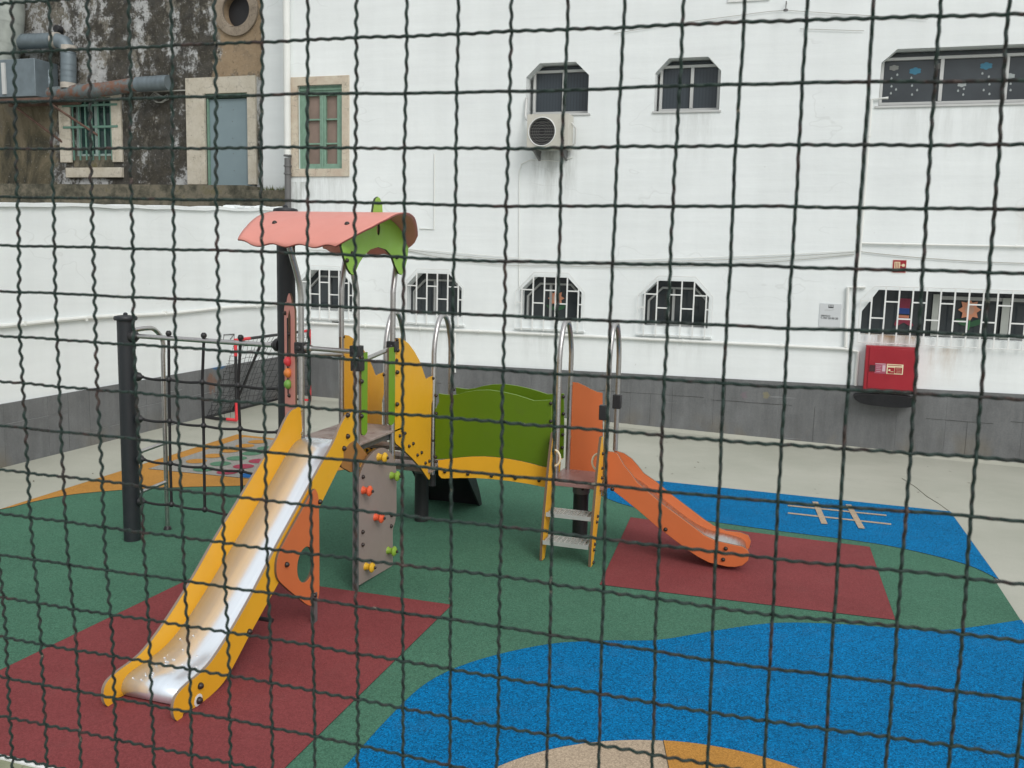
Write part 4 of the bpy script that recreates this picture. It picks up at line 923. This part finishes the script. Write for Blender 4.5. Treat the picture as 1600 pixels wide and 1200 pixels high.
def legpost(x, y, h):
    q = MB(); q.lathe((x, y, 0), (0, 0, 1), [(0.064, 0), (0.064, h)], 24); o = q.build('support_post', BLACK, ps)
    q = MB(); q.lathe((x, y, h-0.08), (0, 0, 1), [(0.069, 0), (0.072, 0.01), (0.072, 0.115)], 24); q.build('collar', GREYM, o); bolt(o, (x+0.03, y-0.068, h-0.03), NY, 0.012)
legpost(-3.28, 7.57, 0.53); legpost(-1.76, 7.42, 0.53)
# black curved climbing ramp behind the lower platform
q = MB(); prof = catmull([(7.70, 0.60), (7.86, 0.55), (8.05, 0.38), (8.22, 0.15), (8.30, 0.0)], 5)
q.prism([(a, b_) for a, b_ in prof] + [(a-0.02, b_-0.02) for a, b_ in reversed(prof)], fx(-3.50), 0, 0.52); rmp = q.build('climbing_ramp', BLACK, ps)
q = MB(); q.prism([(7.68, 0.57)] + [(a+0.005, b_+0.003) for a, b_ in prof] + [(8.24, 0.0), (7.9, 0.35)], fx(-2.975), 0, 0.018); q.build('ramp_side', BLACK, rmp)
q = MB(); q.prism([(7.68, 0.57)] + [(a+0.005, b_+0.003) for a, b_ in prof] + [(8.24, 0.0), (7.9, 0.35)], fx(-3.52), 0, 0.018); q.build('ramp_side', BLACK, rmp)
# bridge
top_px = [(680, 640), (686, 628), (685, 615), (696, 616.5), (705, 617.5), (716, 616), (727, 612.8), (745, 609.8), (765, 609.3), (785, 612.3), (807, 617.3), (822, 622), (834, 626), (848, 625.5), (861, 625), (861.5, 680), (860.5, 731)]
mid_px = [(860.5, 731), (845, 728), (832, 724.3), (814, 720), (795, 716.5), (776, 714), (757, 712.7), (738, 713), (720, 714.3), (700, 716.8), (680, 717.8)]
bot_px = [(686, 742), (690, 746.5), (696, 747.3), (720, 746.5), (745, 746.6), (770, 748.3), (795, 751), (825, 755.5), (855, 761.5)]
hole_px = [(770+7.5*math.cos(R(a)), 635+9*math.sin(R(a))) for a in range(0, 360, 20)]
for y, near in ((7.20, 1), (7.60, 0)):
    gp = py(top_px + mid_px[1:], 7.20)
    q = MB(); q.prism(gp, fy(y), 0, 0.018, 0, 1)
    g_ = q.build('bridge_panel', [GREEN, m_plain('dark_green_edge', srgb(120, 150, 70), 0.5)], ps, bevel=0.002)
    q = MB(); rim = py([(770+7.5*math.cos(R(a)), 635+9*math.sin(R(a))) for a in range(0, 360, 20)], 7.20)
    q.prism(rim, fy(y), -0.0015, 0.0, 0, 0); q.build('round_inset', GREEN, g_)
    yb_ = py([(685, 719)] + [p for p in reversed(mid_px[:-1])] + [(857, 733)] + list(reversed(bot_px)), 7.20)
    q = MB(); q.prism(yb_, fy(y), -0.012, -0.001, 0, 1); be = q.build('bridge_beam', [YELLOW, EDGE], ps, bevel=0.002)
    for u, v in ((696, 736.5), (732, 740), (769, 743), (806, 746.5), (843, 750)):
        p = P(u, v, 'y', 7.20); bolt(be, (p.x, y-0.012, p.z), NY, 0.015)
    for u, v in ((682, 618), (682, 646), (681, 714), (682, 721), (861, 630), (861, 658), (860, 692), (859, 713)):
        p = P(u, v, 'y', 7.20); bolt(g_, (p.x, y-0.002, p.z), NY, 0.014)
q = MB()
dk = [(x, 0.60+0.075*(1-((x+2.48)/0.5)**2)) for x in [-3.0+0.1*k for k in range(11)]]
for (xa, za), (xb, zb2) in zip(dk, dk[1:]): q.add([(xa+0.004, 7.23, za), (xb-0.004, 7.23, zb2), (xb-0.004, 7.58, zb2), (xa+0.004, 7.58, za), (xa+0.004, 7.23, za-0.02), (xb-0.004, 7.23, zb2-0.02), (xb-0.004, 7.58, zb2-0.02), (xa+0.004, 7.58, za-0.02)], [(0, 1, 2, 3), (7, 6, 5, 4), (0, 4, 5, 1), (1, 5, 6, 2), (2, 6, 7, 3), (3, 7, 4, 0)])
q.build('bridge_deck', DECK, ps)
# right platform and orange back panel
q = MB(); q.box((-1.97, 7.10, ZL-0.03), (-1.48, 7.62, ZL)); q.build('platform', m_panel('reddish_deck', srgb(142, 112, 108), 0.3), ps, bevel=0.004)
o_px = [(886, 737), (887.5, 670), (889, 604), (891, 599.5), (895, 597), (903, 598), (913, 602.5), (923, 608), (933, 612.3), (941.5, 614), (941.5, 680), (941.5, 740)]
q = MB(); q.prism(py(o_px, 7.60), fy(7.60), 0, 0.018, 0, 1); op = q.build('end_panel', [ORANGE, EDGE], ps, bevel=0.002)
SB = m_plain('zinc_bolt', srgb(170, 160, 130), 0.35, 0.6)
for u, v in ((893, 600.5), (890.5, 682)):
    p = P(u, v, 'y', 7.60); q = MB(); q.lathe((p.x, p.y, p.z), NY, [(0.014, 0), (0.012, 0.01), (0.004, 0.013)], 12); q.build('bolt', SB, op)
# ladder with two grated steps
def lyz(y0, y1): pass
lp = catmull([(6.885, 0.0), (6.90, 0.20), (6.95, 0.45), (7.01, 0.70), (7.07, 0.90), (7.11, 1.0)], 4) + catmull([(7.16, 1.0), (7.19, 0.85), (7.19, 0.60), (7.14, 0.42), (7.07, 0.24), (7.0, 0.08), (6.965, 0.0)], 4)
for x, lab in ((-1.945, 'l'), (-1.545, 'r')):
    q = MB(); q.prism(lp, fx(x-0.011), 0, 0.022, 0, 1); lpn = q.build('ladder_side', [YELLOW, EDGE], ps, bevel=0.002)
    sx = 0.011 if lab == 'r' else -0.011; ax = (1, 0, 0) if lab == 'r' else (-1, 0, 0)
    for y, z in ((7.15, 0.86), (7.15, 0.74), (7.15, 0.66), (7.05, 0.37), (7.02, 0.33), (6.98, 0.16), (6.96, 0.12), (6.95, 0.02)): bolt(lpn, (x+sx, y, z), ax, 0.013)
    q = MB(); s_ = 1 if lab == 'l' else -1
    q.tube([(x+s_*0.011, 7.14, 0.865)] + [(x+s_*(0.012+0.055*math.sin(a)), 7.14, 0.79+0.068*math.cos(a)) for a in [math.pi*k/12 for k in range(13)]] + [(x+s_*0.011, 7.14, 0.715)], 0.009, 8)
    q.build('hand_grip', CREAM, lpn)
for y, z in ((7.03, 0.385), (6.96, 0.175)):
    q = MB(); q.box((-1.93, y-0.085, z-0.034), (-1.56, y-0.078, z)); q.box((-1.93, y+0.078, z-0.034), (-1.56, y+0.085, z))
    for k in range(10): q.box((-1.917+k*0.0385, y-0.078, z-0.018), (-1.9075+k*0.0385, y+0.078, z-0.001))
    q.box((-1.93, y-0.02, z-0.03), (-1.56, y-0.014, z-0.006)); q.box((-1.93, y+0.03, z-0.03), (-1.56, y+0.036, z-0.006))
    q.build('grated_step', m_plain('galvanised_step', srgb(190, 190, 186), 0.4, 0.3), ps)
for x, y, z in ((-1.545, 7.20, 1.185), (-1.52, 7.60, 1.22)): q = MB(); q.box((x-0.035, y-0.03, z-0.06), (x+0.035, y+0.03, z+0.06)); q.build('clamp', BLACK, ps, bevel=0.006)
# orange slide: profile from both cheeks
ou = py([(962, 704), (975, 708), (987.5, 716.5), (997.5, 728), (1006, 739), (1025, 752), (1050, 773), (1075, 792), (1100, 811), (1115, 821), (1135, 829), (1157, 831.5), (1169, 836), (1173.5, 845), (1171, 855)], 7.61)
ol = py([(1169, 876), (1160, 884), (1150, 886), (1135, 885.5), (1107, 879), (1090, 870), (1075, 860), (1050, 841), (1025, 822), (995, 796), (962, 770), (950, 761)], 7.20)
cheek = [(-1.50, 0.87)] + ou + ol + [(-1.53, 0.60), (-1.53, 0.85)]
on = py([(975, 727), (985, 739), (996, 754), (1017, 772), (1037, 789), (1062, 807), (1082, 822), (1100, 836), (1120, 845.5), (1145, 851), (1160, 854), (1168, 859), (1171, 866)], 7.20)
cheekn = [(-1.51, 0.87), (-1.46, 0.87), (-1.42, 0.86)] + on + ol + [(-1.53, 0.60), (-1.53, 0.85)]
cm = [(-1.50, 0.605), (-1.40, 0.60), (-1.30, 0.56), (-1.18, 0.48), (-1.0, 0.355), (-0.85, 0.26), (-0.72, 0.205), (-0.58, 0.185), (-0.46, 0.165), (-0.41, 0.13), (-0.40, 0.08)]
cm = catmull(cm, 4)
q = MB(); q.prism(cm + [(a, b_-0.012) for a, b_ in reversed(cm)], fy(7.222), 0, 0.376); osl = q.build('short_slide', m_steel('short_slide_steel', (0.55, 0.55, 0.55, 1), 0.3, (50, 2, 2)), ps)
for y in (7.20, 7.60):
    q = MB(); q.prism(cheekn if y < 7.4 else cheek, fy(y), 0, 0.02, 0, 1); ch = q.build('slide_cheek', [ORANGE, EDGE], osl, bevel=0.004)
for u, v in ((957, 764), (1040, 827), (1134, 857), (1130, 874)):
    p = P(u, v, 'y', 7.20); bolt(osl, (p.x, 7.199, p.z), NY, 0.016)
# tall slide
T = lambda y: (5.87-y)/2.1*0.065
def ft(x0): return lambda a, b, d: (x0 + T(a) + d, a, b)
prof = [(5.79, 1.29), (5.72, 1.295), (5.65, 1.285), (5.56, 1.225), (5.46, 1.13), (5.27, 1.005), (4.98, 0.805), (4.72, 0.63), (4.48, 0.45), (4.24, 0.295), (4.05, 0.198), (3.94, 0.172), (3.85, 0.165), (3.78, 0.155), (3.735, 0.14), (3.71, 0.11), (3.705, 0.06), (3.72, 0.02), (3.745, 0.0), (3.775, 0.003), (3.79, 0.02), (3.83, 0.012), (3.90, 0.004), (3.99, 0.002), (4.10, 0.014), (4.18, 0.04), (4.27, 0.095), (4.40, 0.185), (4.55, 0.28), (4.80, 0.435), (5.05, 0.59), (5.32, 0.78), (5.60, 0.98), (5.79, 1.05)]
prof = catmull(prof, 3, True)
sc = catmull([(5.86, 1.058), (5.72, 1.05), (5.58, 0.98), (5.30, 0.785), (4.85, 0.485), (4.5, 0.26), (4.25, 0.145), (4.05, 0.118), (3.93, 0.112), (3.865, 0.092), (3.845, 0.05), (3.86, 0.015)], 6)
q = MB(); n_ = len(sc)
X0, X1 = -3.462, -3.048
vs = [(X0+T(a), a, b) for a, b in sc] + [(X1+T(a), a, b) for a, b in sc]
q.add(vs, [(i, i+1, n_+i+1, n_+i) for i in range(n_-1)])
slide = q.build('tall_slide', CHUTE, ps, recalc=False, sharp=60)
md = slide.modifiers.new('thick', 'SOLIDIFY'); md.thickness = 0.006; md.offset = 1
for x in (-3.48, -3.046):
    q = MB(); q.prism(prof, ft(x), 0, 0.018, 0, 1); sp_ = q.build('slide_side', [YELLOW, m_plain('side_edge', srgb(134, 118, 104), 0.5)], slide, bevel=0.002)
    if x > -3.2:
        for u, v in ((547, 649), (547, 682), (541, 701), (385, 986.5), (304.5, 1070)):
            p = P(u, v, 'x', x+0.018+0.03); bolt(sp_, (x+0.018+T(p.y), p.y, p.z), PX, 0.018)
        p = P(309, 1094, 'x', -2.97); q = MB(); q.lathe((x+0.018+T(p.y), p.y, p.z), PX, [(0.034, 0), (0.034, 0.002)], 20); q.build('washer', WMETAL, sp_); bolt(sp_, (x+0.02+T(p.y), p.y, p.z), PX, 0.019)
    else:
        for y, z in ((5.80, 1.27), (5.80, 1.10)):
            q = MB(); q.lathe((x+0.018, y, z), PX, [(0.014, 0), (0.012, 0.01), (0.004, 0.014)], 12); q.build('bolt', SB, sp_)
# water drops on the slide
q = MB(); random.seed(4)
for k in range(46):
    i = random.choice(range(n_//2, n_-14)); a, b_ = sc[i]; x = random.uniform(X0+0.03, X1-0.03)+T(a); r_ = random.uniform(0.003, 0.008)
    a2, b2 = sc[i+1]; nrm = Vector((0, -(b2-b_), (a2-a))); nrm = -nrm.normalized() if nrm.z < 0 else nrm.normalized()
    q.lathe(Vector((x, a, b_)) + nrm*0.0062, nrm, [(r_, 0), (r_*0.85, r_*0.22), (r_*0.4, r_*0.4)], 8)
dm = NM('water_drop'); dm.set(Base_Color=(0.8, 0.82, 0.84, 1), Roughness=0.05, Metallic=0.6)
q.build('water_drops', dm.m, slide)
# orange leg panel with an oval hole under the tall slide
og = catmull([(5.12, 0.885), (5.17, 0.87), (5.195, 0.80), (5.2, 0.6), (5.2, 0.3), (5.195, 0.17), (5.15, 0.12), (5.06, 0.14), (4.93, 0.24), (4.80, 0.345), (4.71, 0.43), (4.69, 0.50), (4.71, 0.58), (4.80, 0.66), (4.95, 0.765)], 4, True)
xo = -2.975
q = MB(); q.prism(og, fx(xo-0.018), 0, 0.018, 0, 1, holes=[circle(5.025, 0.425, 0.10, 0.115, 28)]); lg = q.build('leg_panel', [ORANGE, EDGE], ps, bevel=0.002)
for u, v in ((499, 784), (447, 882), (490, 930)):
    p = P(u, v, 'x', xo); bolt(lg, (xo, p.y, p.z), PX, 0.017)
q = MB(); q.box((xo-0.01, 5.10, 0.0), (xo+0.012, 5.15, 0.2)); q.build('foot', GREYM, lg)
q = MB(); q.tube([(xo-0.05, 4.72, 0.16), (xo-0.45, 4.72, 0.16)], 0.014, 8); q.build('cross_bar', BLACK, lg)
# climbing board
xc = -2.985
cbp = [(5.765, 0.03), (5.765, 0.80)] + catmull([(5.80, 0.86), (5.90, 0.935), (6.05, 0.975), (6.20, 0.955), (6.33, 0.87), (6.395, 0.75), (6.40, 0.62)], 4) + [(6.405, 0.45)] + catmull([(6.405, 0.42), (6.38, 0.34), (6.345, 0.30), (6.34, 0.25)], 3) + [(6.345, 0.0), (6.30, 0.0)]
q = MB(); q.prism(cbp, fx(xc-0.02), 0, 0.02, 0, 1); cbd = q.build('climbing_board', [CLIMB, EDGE], ps, bevel=0.002)
q = MB(); q.box((xc-0.03, 5.735, 0.0), (xc+0.006, 5.762, 0.95)); q.build('board_rail', GREYM, cbd)
HOLDS = {'y': colm('yellow_hold', (216, 170, 44), 0.4), 'g': colm('green_hold', (132, 164, 58), 0.4), 'o': colm('orange_hold', (222, 92, 56), 0.4)}
for u, v, c in ((591, 714, 'y'), (611, 743, 'g'), (567, 766, 'o'), (586, 808, 'o'), (606, 860, 'g'), (571, 885, 'y')):
    p = P(u, v, 'x', xc)
    q = MB(); q.lathe((xc, p.y, p.z), PX, [(0.030, 0), (0.022, 0.02), (0.024, 0.035), (0.038, 0.048), (0.039, 0.056), (0.028, 0.066), (0.012, 0.072)], 18); h_ = q.build('climbing_hold', HOLDS[c], cbd)
    bolt(h_, (xc+0.074, p.y, p.z), PX, 0.011)
for u, v in ((566.5, 745), (566, 831), (566, 851), (610.5, 822), (611, 805)):
    p = P(u, v, 'x', xc); bolt(cbd, (xc, p.y, p.z), PX, 0.015)
# brown little fairing under the platform corner
q = MB(); q.prism(px([(548, 692), (556, 688), (576, 712), (566, 722), (558, 737), (548, 738), (534, 730), (531, 716), (540, 700)], -3.02), fx(-3.038), 0, 0.018, 0, 1); q.build('corner_fairing', [m_panel('amber_brown_panel', srgb(160, 112, 62)), EDGE], ps, bevel=0.003)
# bead panel between the net post and the tower
a = P(447.5, 550, 'y', 6.02); b_ = P(464, 550, 'y', 5.90); a.z = b_.z = 0; dr_ = (b_-a).normalized(); L_ = (b_-a).length; nn = Vector((dr_.y, -dr_.x, 0)); nn = nn if nn.y < 0 else -nn
fb_ = lambda s, z, d: tuple(a + dr_*s + nn*d + Vector((0, 0, z)))
q = MB(); w2 = L_
q.prism([(0, 0.95), (w2, 0.95), (w2, 1.98)] + catmull([(w2, 1.98), (w2*0.86, 2.03), (w2*0.74, 2.03), (w2*0.66, 2.07), (w2*0.5, 2.10), (w2*0.32, 2.07), (w2*0.24, 2.03), (w2*0.12, 2.03), (0, 1.98)], 3)[1:-1] + [(0, 1.98)], fb_, 0, 0.016, 0, 1, holes=[[(w2*0.40, 1.60), (w2*0.60, 1.60), (w2*0.62, 1.93), (w2*0.5, 1.98), (w2*0.38, 1.93)]])
bp = q.build('bead_panel', [SALMON, EDGE], ps, bevel=0.002)
for z, c, m_ in ((1.60, 'r', colm('red_bead', (206, 60, 66))), (1.515, 'o', colm('orange_bead', (214, 128, 60))), (1.43, 'g', colm('green_bead', (110, 160, 70)))):
    q = MB(); c0 = Vector(fb_(w2*0.5, z, 0.03))
    q.lathe(c0 - Vector((0, 0, 0.034)), (0, 0, 1), [(0.012, 0), (0.020, 0.008), (0.029, 0.02), (0.031, 0.034), (0.029, 0.048), (0.020, 0.06), (0.012, 0.068)], 12); q.build('bead', m_, bp)
q = MB(); q.tube([Vector(fb_(w2*0.5, 1.36, 0.03)), Vector(fb_(w2*0.5, 1.92, 0.03))], 0.006, 6); q.build('bead_rod', BLACK, bp)
for s, z in ((0.15, 1.95), (0.5, 1.345), (0.93, 1.20), (0.5, 1.80)): bolt(bp, fb_(w2*s, z, 0.016), tuple(nn), 0.015)
# green gable with arch opening
ga_px = [(531, 372), (530, 385), (534, 402), (540, 420), (545, 428), (549.5, 429.8), (552, 425), (557.5, 412), (565, 400), (575, 390), (587.5, 386), (600, 390), (609, 400), (614, 415), (620, 427.5), (625, 429.5), (629, 422), (634, 400), (635, 387), (627, 370)]
ga = px(ga_px, -3.0)
def arc(s):      # roof curve, s in -1..1 across
    y = 6.05 + 0.56*math.sin(s*1.12)/math.sin(1.12); z = 2.435 + 0.243*(math.cos(s*1.12)-math.cos(1.12))/(1-math.cos(1.12)); return y, z
up_ = [(arc(s)[0], arc(s)[1]-0.004) for s in (0.70, 0.6, 0.5, 0.4, 0.3, 0.2, 0.12)]
dn_ = [(arc(s)[0], arc(s)[1]-0.004) for s in (-0.12, -0.2, -0.3, -0.4, -0.5, -0.6, -0.72, -0.82)]
under = up_ + [(6.115, 2.76), (6.085, 2.79), (6.05, 2.80), (6.015, 2.785), (5.99, 2.75)] + dn_
q = MB(); q.prism(ga + under, fx(-3.0), 0, 0.018, 0, 1, holes=[[(5.0*0+6.06+0.024*math.cos(R(t)), 2.575+0.045*math.sin(R(t))) for t in range(0, 360, 24)]]); gb_ = q.build('gable_panel', [LIME, m_plain('gable_edge', srgb(52, 62, 36), 0.5)], ps, bevel=0.002)
for u, v in ((541.5, 407), (619.5, 402), (550, 396)):
    p = P(u, v, 'x', -2.98); bolt(gb_, (-2.982, p.y, p.z), PX, 0.015)
# curved salmon roof
ROOFE = m_plain('roof_edge', srgb(150, 84, 76), 0.5)
def arc(s):      # s in -1..1 across
    y = 6.05 + 0.56*math.sin(s*1.12)/math.sin(1.12); z = 2.435 + 0.243*(math.cos(s*1.12)-math.cos(1.12))/(1-math.cos(1.12)); return y, z
q = MB(); ns, nx = 36, 30; vs = []
for i in range(ns+1):
    s = -1+2.10*i/ns
    RT = [(-1, -3.01), (-.82, -2.90), (-.65, -2.815), (-.45, -2.76), (0, -2.75), (.3, -2.79), (.55, -2.84), (.75, -2.88), (.88, -2.93), (.97, -2.99), (1.05, -3.08), (1.12, -3.22)]
    for (sa, xa), (sb, xb) in zip(RT, RT[1:]):
        if sa <= s <= sb: t_ = (s-sa)/(sb-sa); xr = lerp(xa, xb, t_)
    xl = -3.755 - 0.03*math.cos(min(1, abs(s))*math.pi/2)
    for j in range(nx+1):
        x = lerp(xl, xr, j/nx); y, z = arc(s)
        ed = min(1, max(0, abs(s)-0.8)/0.2)
        z += ed*0.010*math.sin(j/nx*math.pi*7)
        if j < 4 and abs(s) > 0.7: z += (4-j)/4*0.03*(abs(s)-0.7)/0.3
        vs.append((x, y, z))
q.add(vs, [(i*(nx+1)+j, i*(nx+1)+j+1, (i+1)*(nx+1)+j+1, (i+1)*(nx+1)+j) for i in range(ns) for j in range(nx)])
roof = q.build('roof', [SALMON, ROOFE], ps, recalc=False, sharp=80)
md = roof.modifiers.new('thick', 'SOLIDIFY'); md.thickness = 0.013; md.offset = 1; md.material_offset_rim = 1
for u, v in ((430, 357), (543, 360)):
    s = -0.60; y, z = arc(s); p = P(u, v, 'y', y); bolt(roof, (p.x, y-0.002, z+0.002), (0, -0.55, 0.83), 0.019)

# ------------------------------------------------------------------ small football goal
gl = empty('football_goal', (-7.6, 11.9, 0.03)); tag(gl, 'small red and black folding football goal against the left wall', 'goal')
GX, GY0, GY1, GH, BX = -7.56, 10.95, 12.93, 1.17, -8.07
z0 = 0.05
def rod(name, a, b_, m_, r=0.021): q = MB(); q.tube([a, b_], r, 12); return q.build(name, m_, gl)
for y, s in ((GY0, 1), (GY1, -1)):
    rod('post', (GX, y, z0+0.25), (GX, y, GH-0.2), BLACK)
    rod('post_end', (GX, y, z0), (GX, y, z0+0.25), GOALRED, 0.023); rod('post_end', (GX, y, GH-0.22), (GX, y, GH+0.02), GOALRED, 0.023)
    rod('crossbar_end', (GX, y, GH), (GX, y+s*0.34, GH), GOALRED, 0.023)
    rod('ground_bar_end', (GX, y, z0), (GX-0.16, y, z0), GOALRED, 0.023)
    rod('ground_bar', (GX-0.16, y, z0), (BX, y, z0), BLACK); 
rod('crossbar', (GX, GY0+0.34, GH), (GX, GY1-0.34, GH), BLACK); rod('back_bar', (BX, GY0, z0), (BX, GY1, z0), BLACK, 0.02)
ym = 11.65
rod('brace', (GX, ym, GH), (BX, ym-0.05, z0), BLACK, 0.018)
q = MB()
def n3(a, b_, sag): 
    a = Vector(a); b_ = Vector(b_); return [a.lerp(b_, k/6)+Vector((sag*4*(k/6)*(1-k/6), 0, -0.02*4*(k/6)*(1-k/6))) for k in range(7)]
for k in range(19): y = lerp(GY0, GY1, k/18); q.tube(n3((GX, y, GH), (BX, y+random.uniform(-.04, .04), z0), 0.08*math.sin(k*0.5+0.3)), 0.0028, 4, caps=False)
for k in range(1, 12):
    t = k/12; q.tube([(lerp(GX, BX, t)+0.05*math.sin(t*3.1)*math.sin(j*0.55), lerp(GY0, GY1, j/18), lerp(GH, z0, t)-0.02*math.sin(t*3.1)+0.012*math.sin(j*1.3+k)) for j in range(19)], 0.0028, 4, caps=False)
for y in (GY0, GY1):
    for k in range(1, 10): t = k/10; q.tube([(GX, y, lerp(z0, GH, t)), (lerp(BX, GX, t), y, lerp(z0, GH, t))], 0.0028, 4, caps=False)
    for k in range(1, 5): t = k/5; x = lerp(GX, BX, t); q.tube([(x, y, z0), (x, y, lerp(GH, z0, t))], 0.0028, 4, caps=False)
q.build('net', ROPE, gl)

# ------------------------------------------------------------------ wire mesh fence in front
FO = Vector((-0.82156, 0.79611, 2.4+0.04916)); FI = Vector((0.0501, 0.00121, -0.00017)); FK = Vector((0.00041, -0.00035, -0.04988))
TV = [(-3.2, [.14,.09,.04,.03,.02,.01,.04,.02,.03,.03,.03,.03,.04,.03,.03,.02,.01,.01,-.02,-.05]),
      (-0.25, [.06,-.01,-.03,-.05,-.05,-.04,-.03,-.02,-.01,0,.01,0,0,-.02,-.01,-.01,0,.01,0,-.02]),
      (3.2, [-.05,-.07,-.07,-.10,-.09,-.06,-.04,-.03,-.02,-.02,-.02,-.01,-.02,-.04,-.04,-.02,-.01,0,.03,.01]),
      (6.9, [-.01,-.06,-.04,-.03,-.04,-.04,-.02,0,-.02,-.02,0,0,0,-.01,-.02,-.01,0,.02,.03,.03]),
      (10.0, [.12,.09,.07,.05,.04,.02,.03,.03,.02,.02,.02,.01,.01,.01,.01,.02,.01,.01,.01,0])]
TH = [(-0.4, [-.03,-.02,-.01,-.04,-.03,0,0,-.01,.01,.01,.02,.04,.02,.04,0,-.02,-.05,-.05]),
      (6.1, [-.02,-.02,-.03,-.03,-.02,-.02,-.01,0,.03,.02,.03,.05,0,-.01,-.04,-.05,-.05,-.05]),
      (11, [-.01,-.01,.02,.01,.03,.03,.03,.04,.01,.02,.02,0,0,.02,.03,.03,.03,.03]),
      (15.4, [0,0,-.01,-.01,-.01,-.02,.01,.01,.02,.03,.04,.06,.05,.04,.04,.04,.04,.04]),
      (19, [.05,.05,.03,0,-.01,-.02,-.03,-.03,-.04,-.05,-.01,-.05,-.04,-.06,-.06,-.06,-.06,-.06])]
def tab(T_, i, c):
    i = max(0, min(len(T_[0][1])-1, i)); 
    if c <= T_[0][0]: return T_[0][1][i]
    for (c0, a), (c1, b) in zip(T_, T_[1:]):
        if c <= c1: t = (c-c0)/(c1-c0); t = t*t*(3-2*t); return lerp(a[i], b[i], t)
    return T_[-1][1][i]
NRM = FI.cross(FK).normalized(); NRM = NRM if NRM.y > 0 else -NRM
AMP, RW, W35 = 0.00145, 0.00158, 7*math.pi
fm = MB(); K0, K1, I0, I1 = -10, 20, -10, 34; random.seed(21)
for i in range(I0, I1+1):
    pts = []; ph = random.uniform(-0.12, 0.12); n_ = (K1-K0)*28
    for t in range(n_+1):
        k = K0 + (K1-K0)*t/n_
        c = i + tab(TV, i, k) + 0.006*math.sin(k*1.7+i*2.1) + 0.004*math.sin(k*5.3+i)
        off = AMP*math.cos(W35*k + math.pi*i + ph)
        pts.append(FO + FI*c + FK*k + NRM*off + FI.normalized()*(0.00022*math.sin(W35*k+i)))
    fm.tube(pts, RW, 7)
for k in range(K0, K1+1):
    pts = []; ph = random.uniform(-0.12, 0.12); n_ = (I1-I0)*28
    for t in range(n_+1):
        i = I0 + (I1-I0)*t/n_
        c = k + tab(TH, k+4, i) + 0.006*math.sin(i*1.9+k*1.3) + 0.004*math.sin(i*4.7+k)
        off = -AMP*math.cos(W35*i + math.pi*k + ph)
        pts.append(FO + FI*i + FK*c + NRM*off + Vector((0, 0, 0.00022*math.sin(W35*i+k))))
    fm.tube(pts, RW, 7)
me = bpy.data.meshes.new('wire_mesh_fence'); me.from_pydata(fm.v, [], fm.f); me.materials.append(m_wire())
me.polygons.foreach_set('use_smooth', [True]*len(me.polygons)); me.update()
fo = bpy.data.objects.new('wire_mesh_fence', me); COL.objects.link(fo)
tag(fo, 'crimped wire mesh fence with chipped dark green paint close to the camera', 'fence')
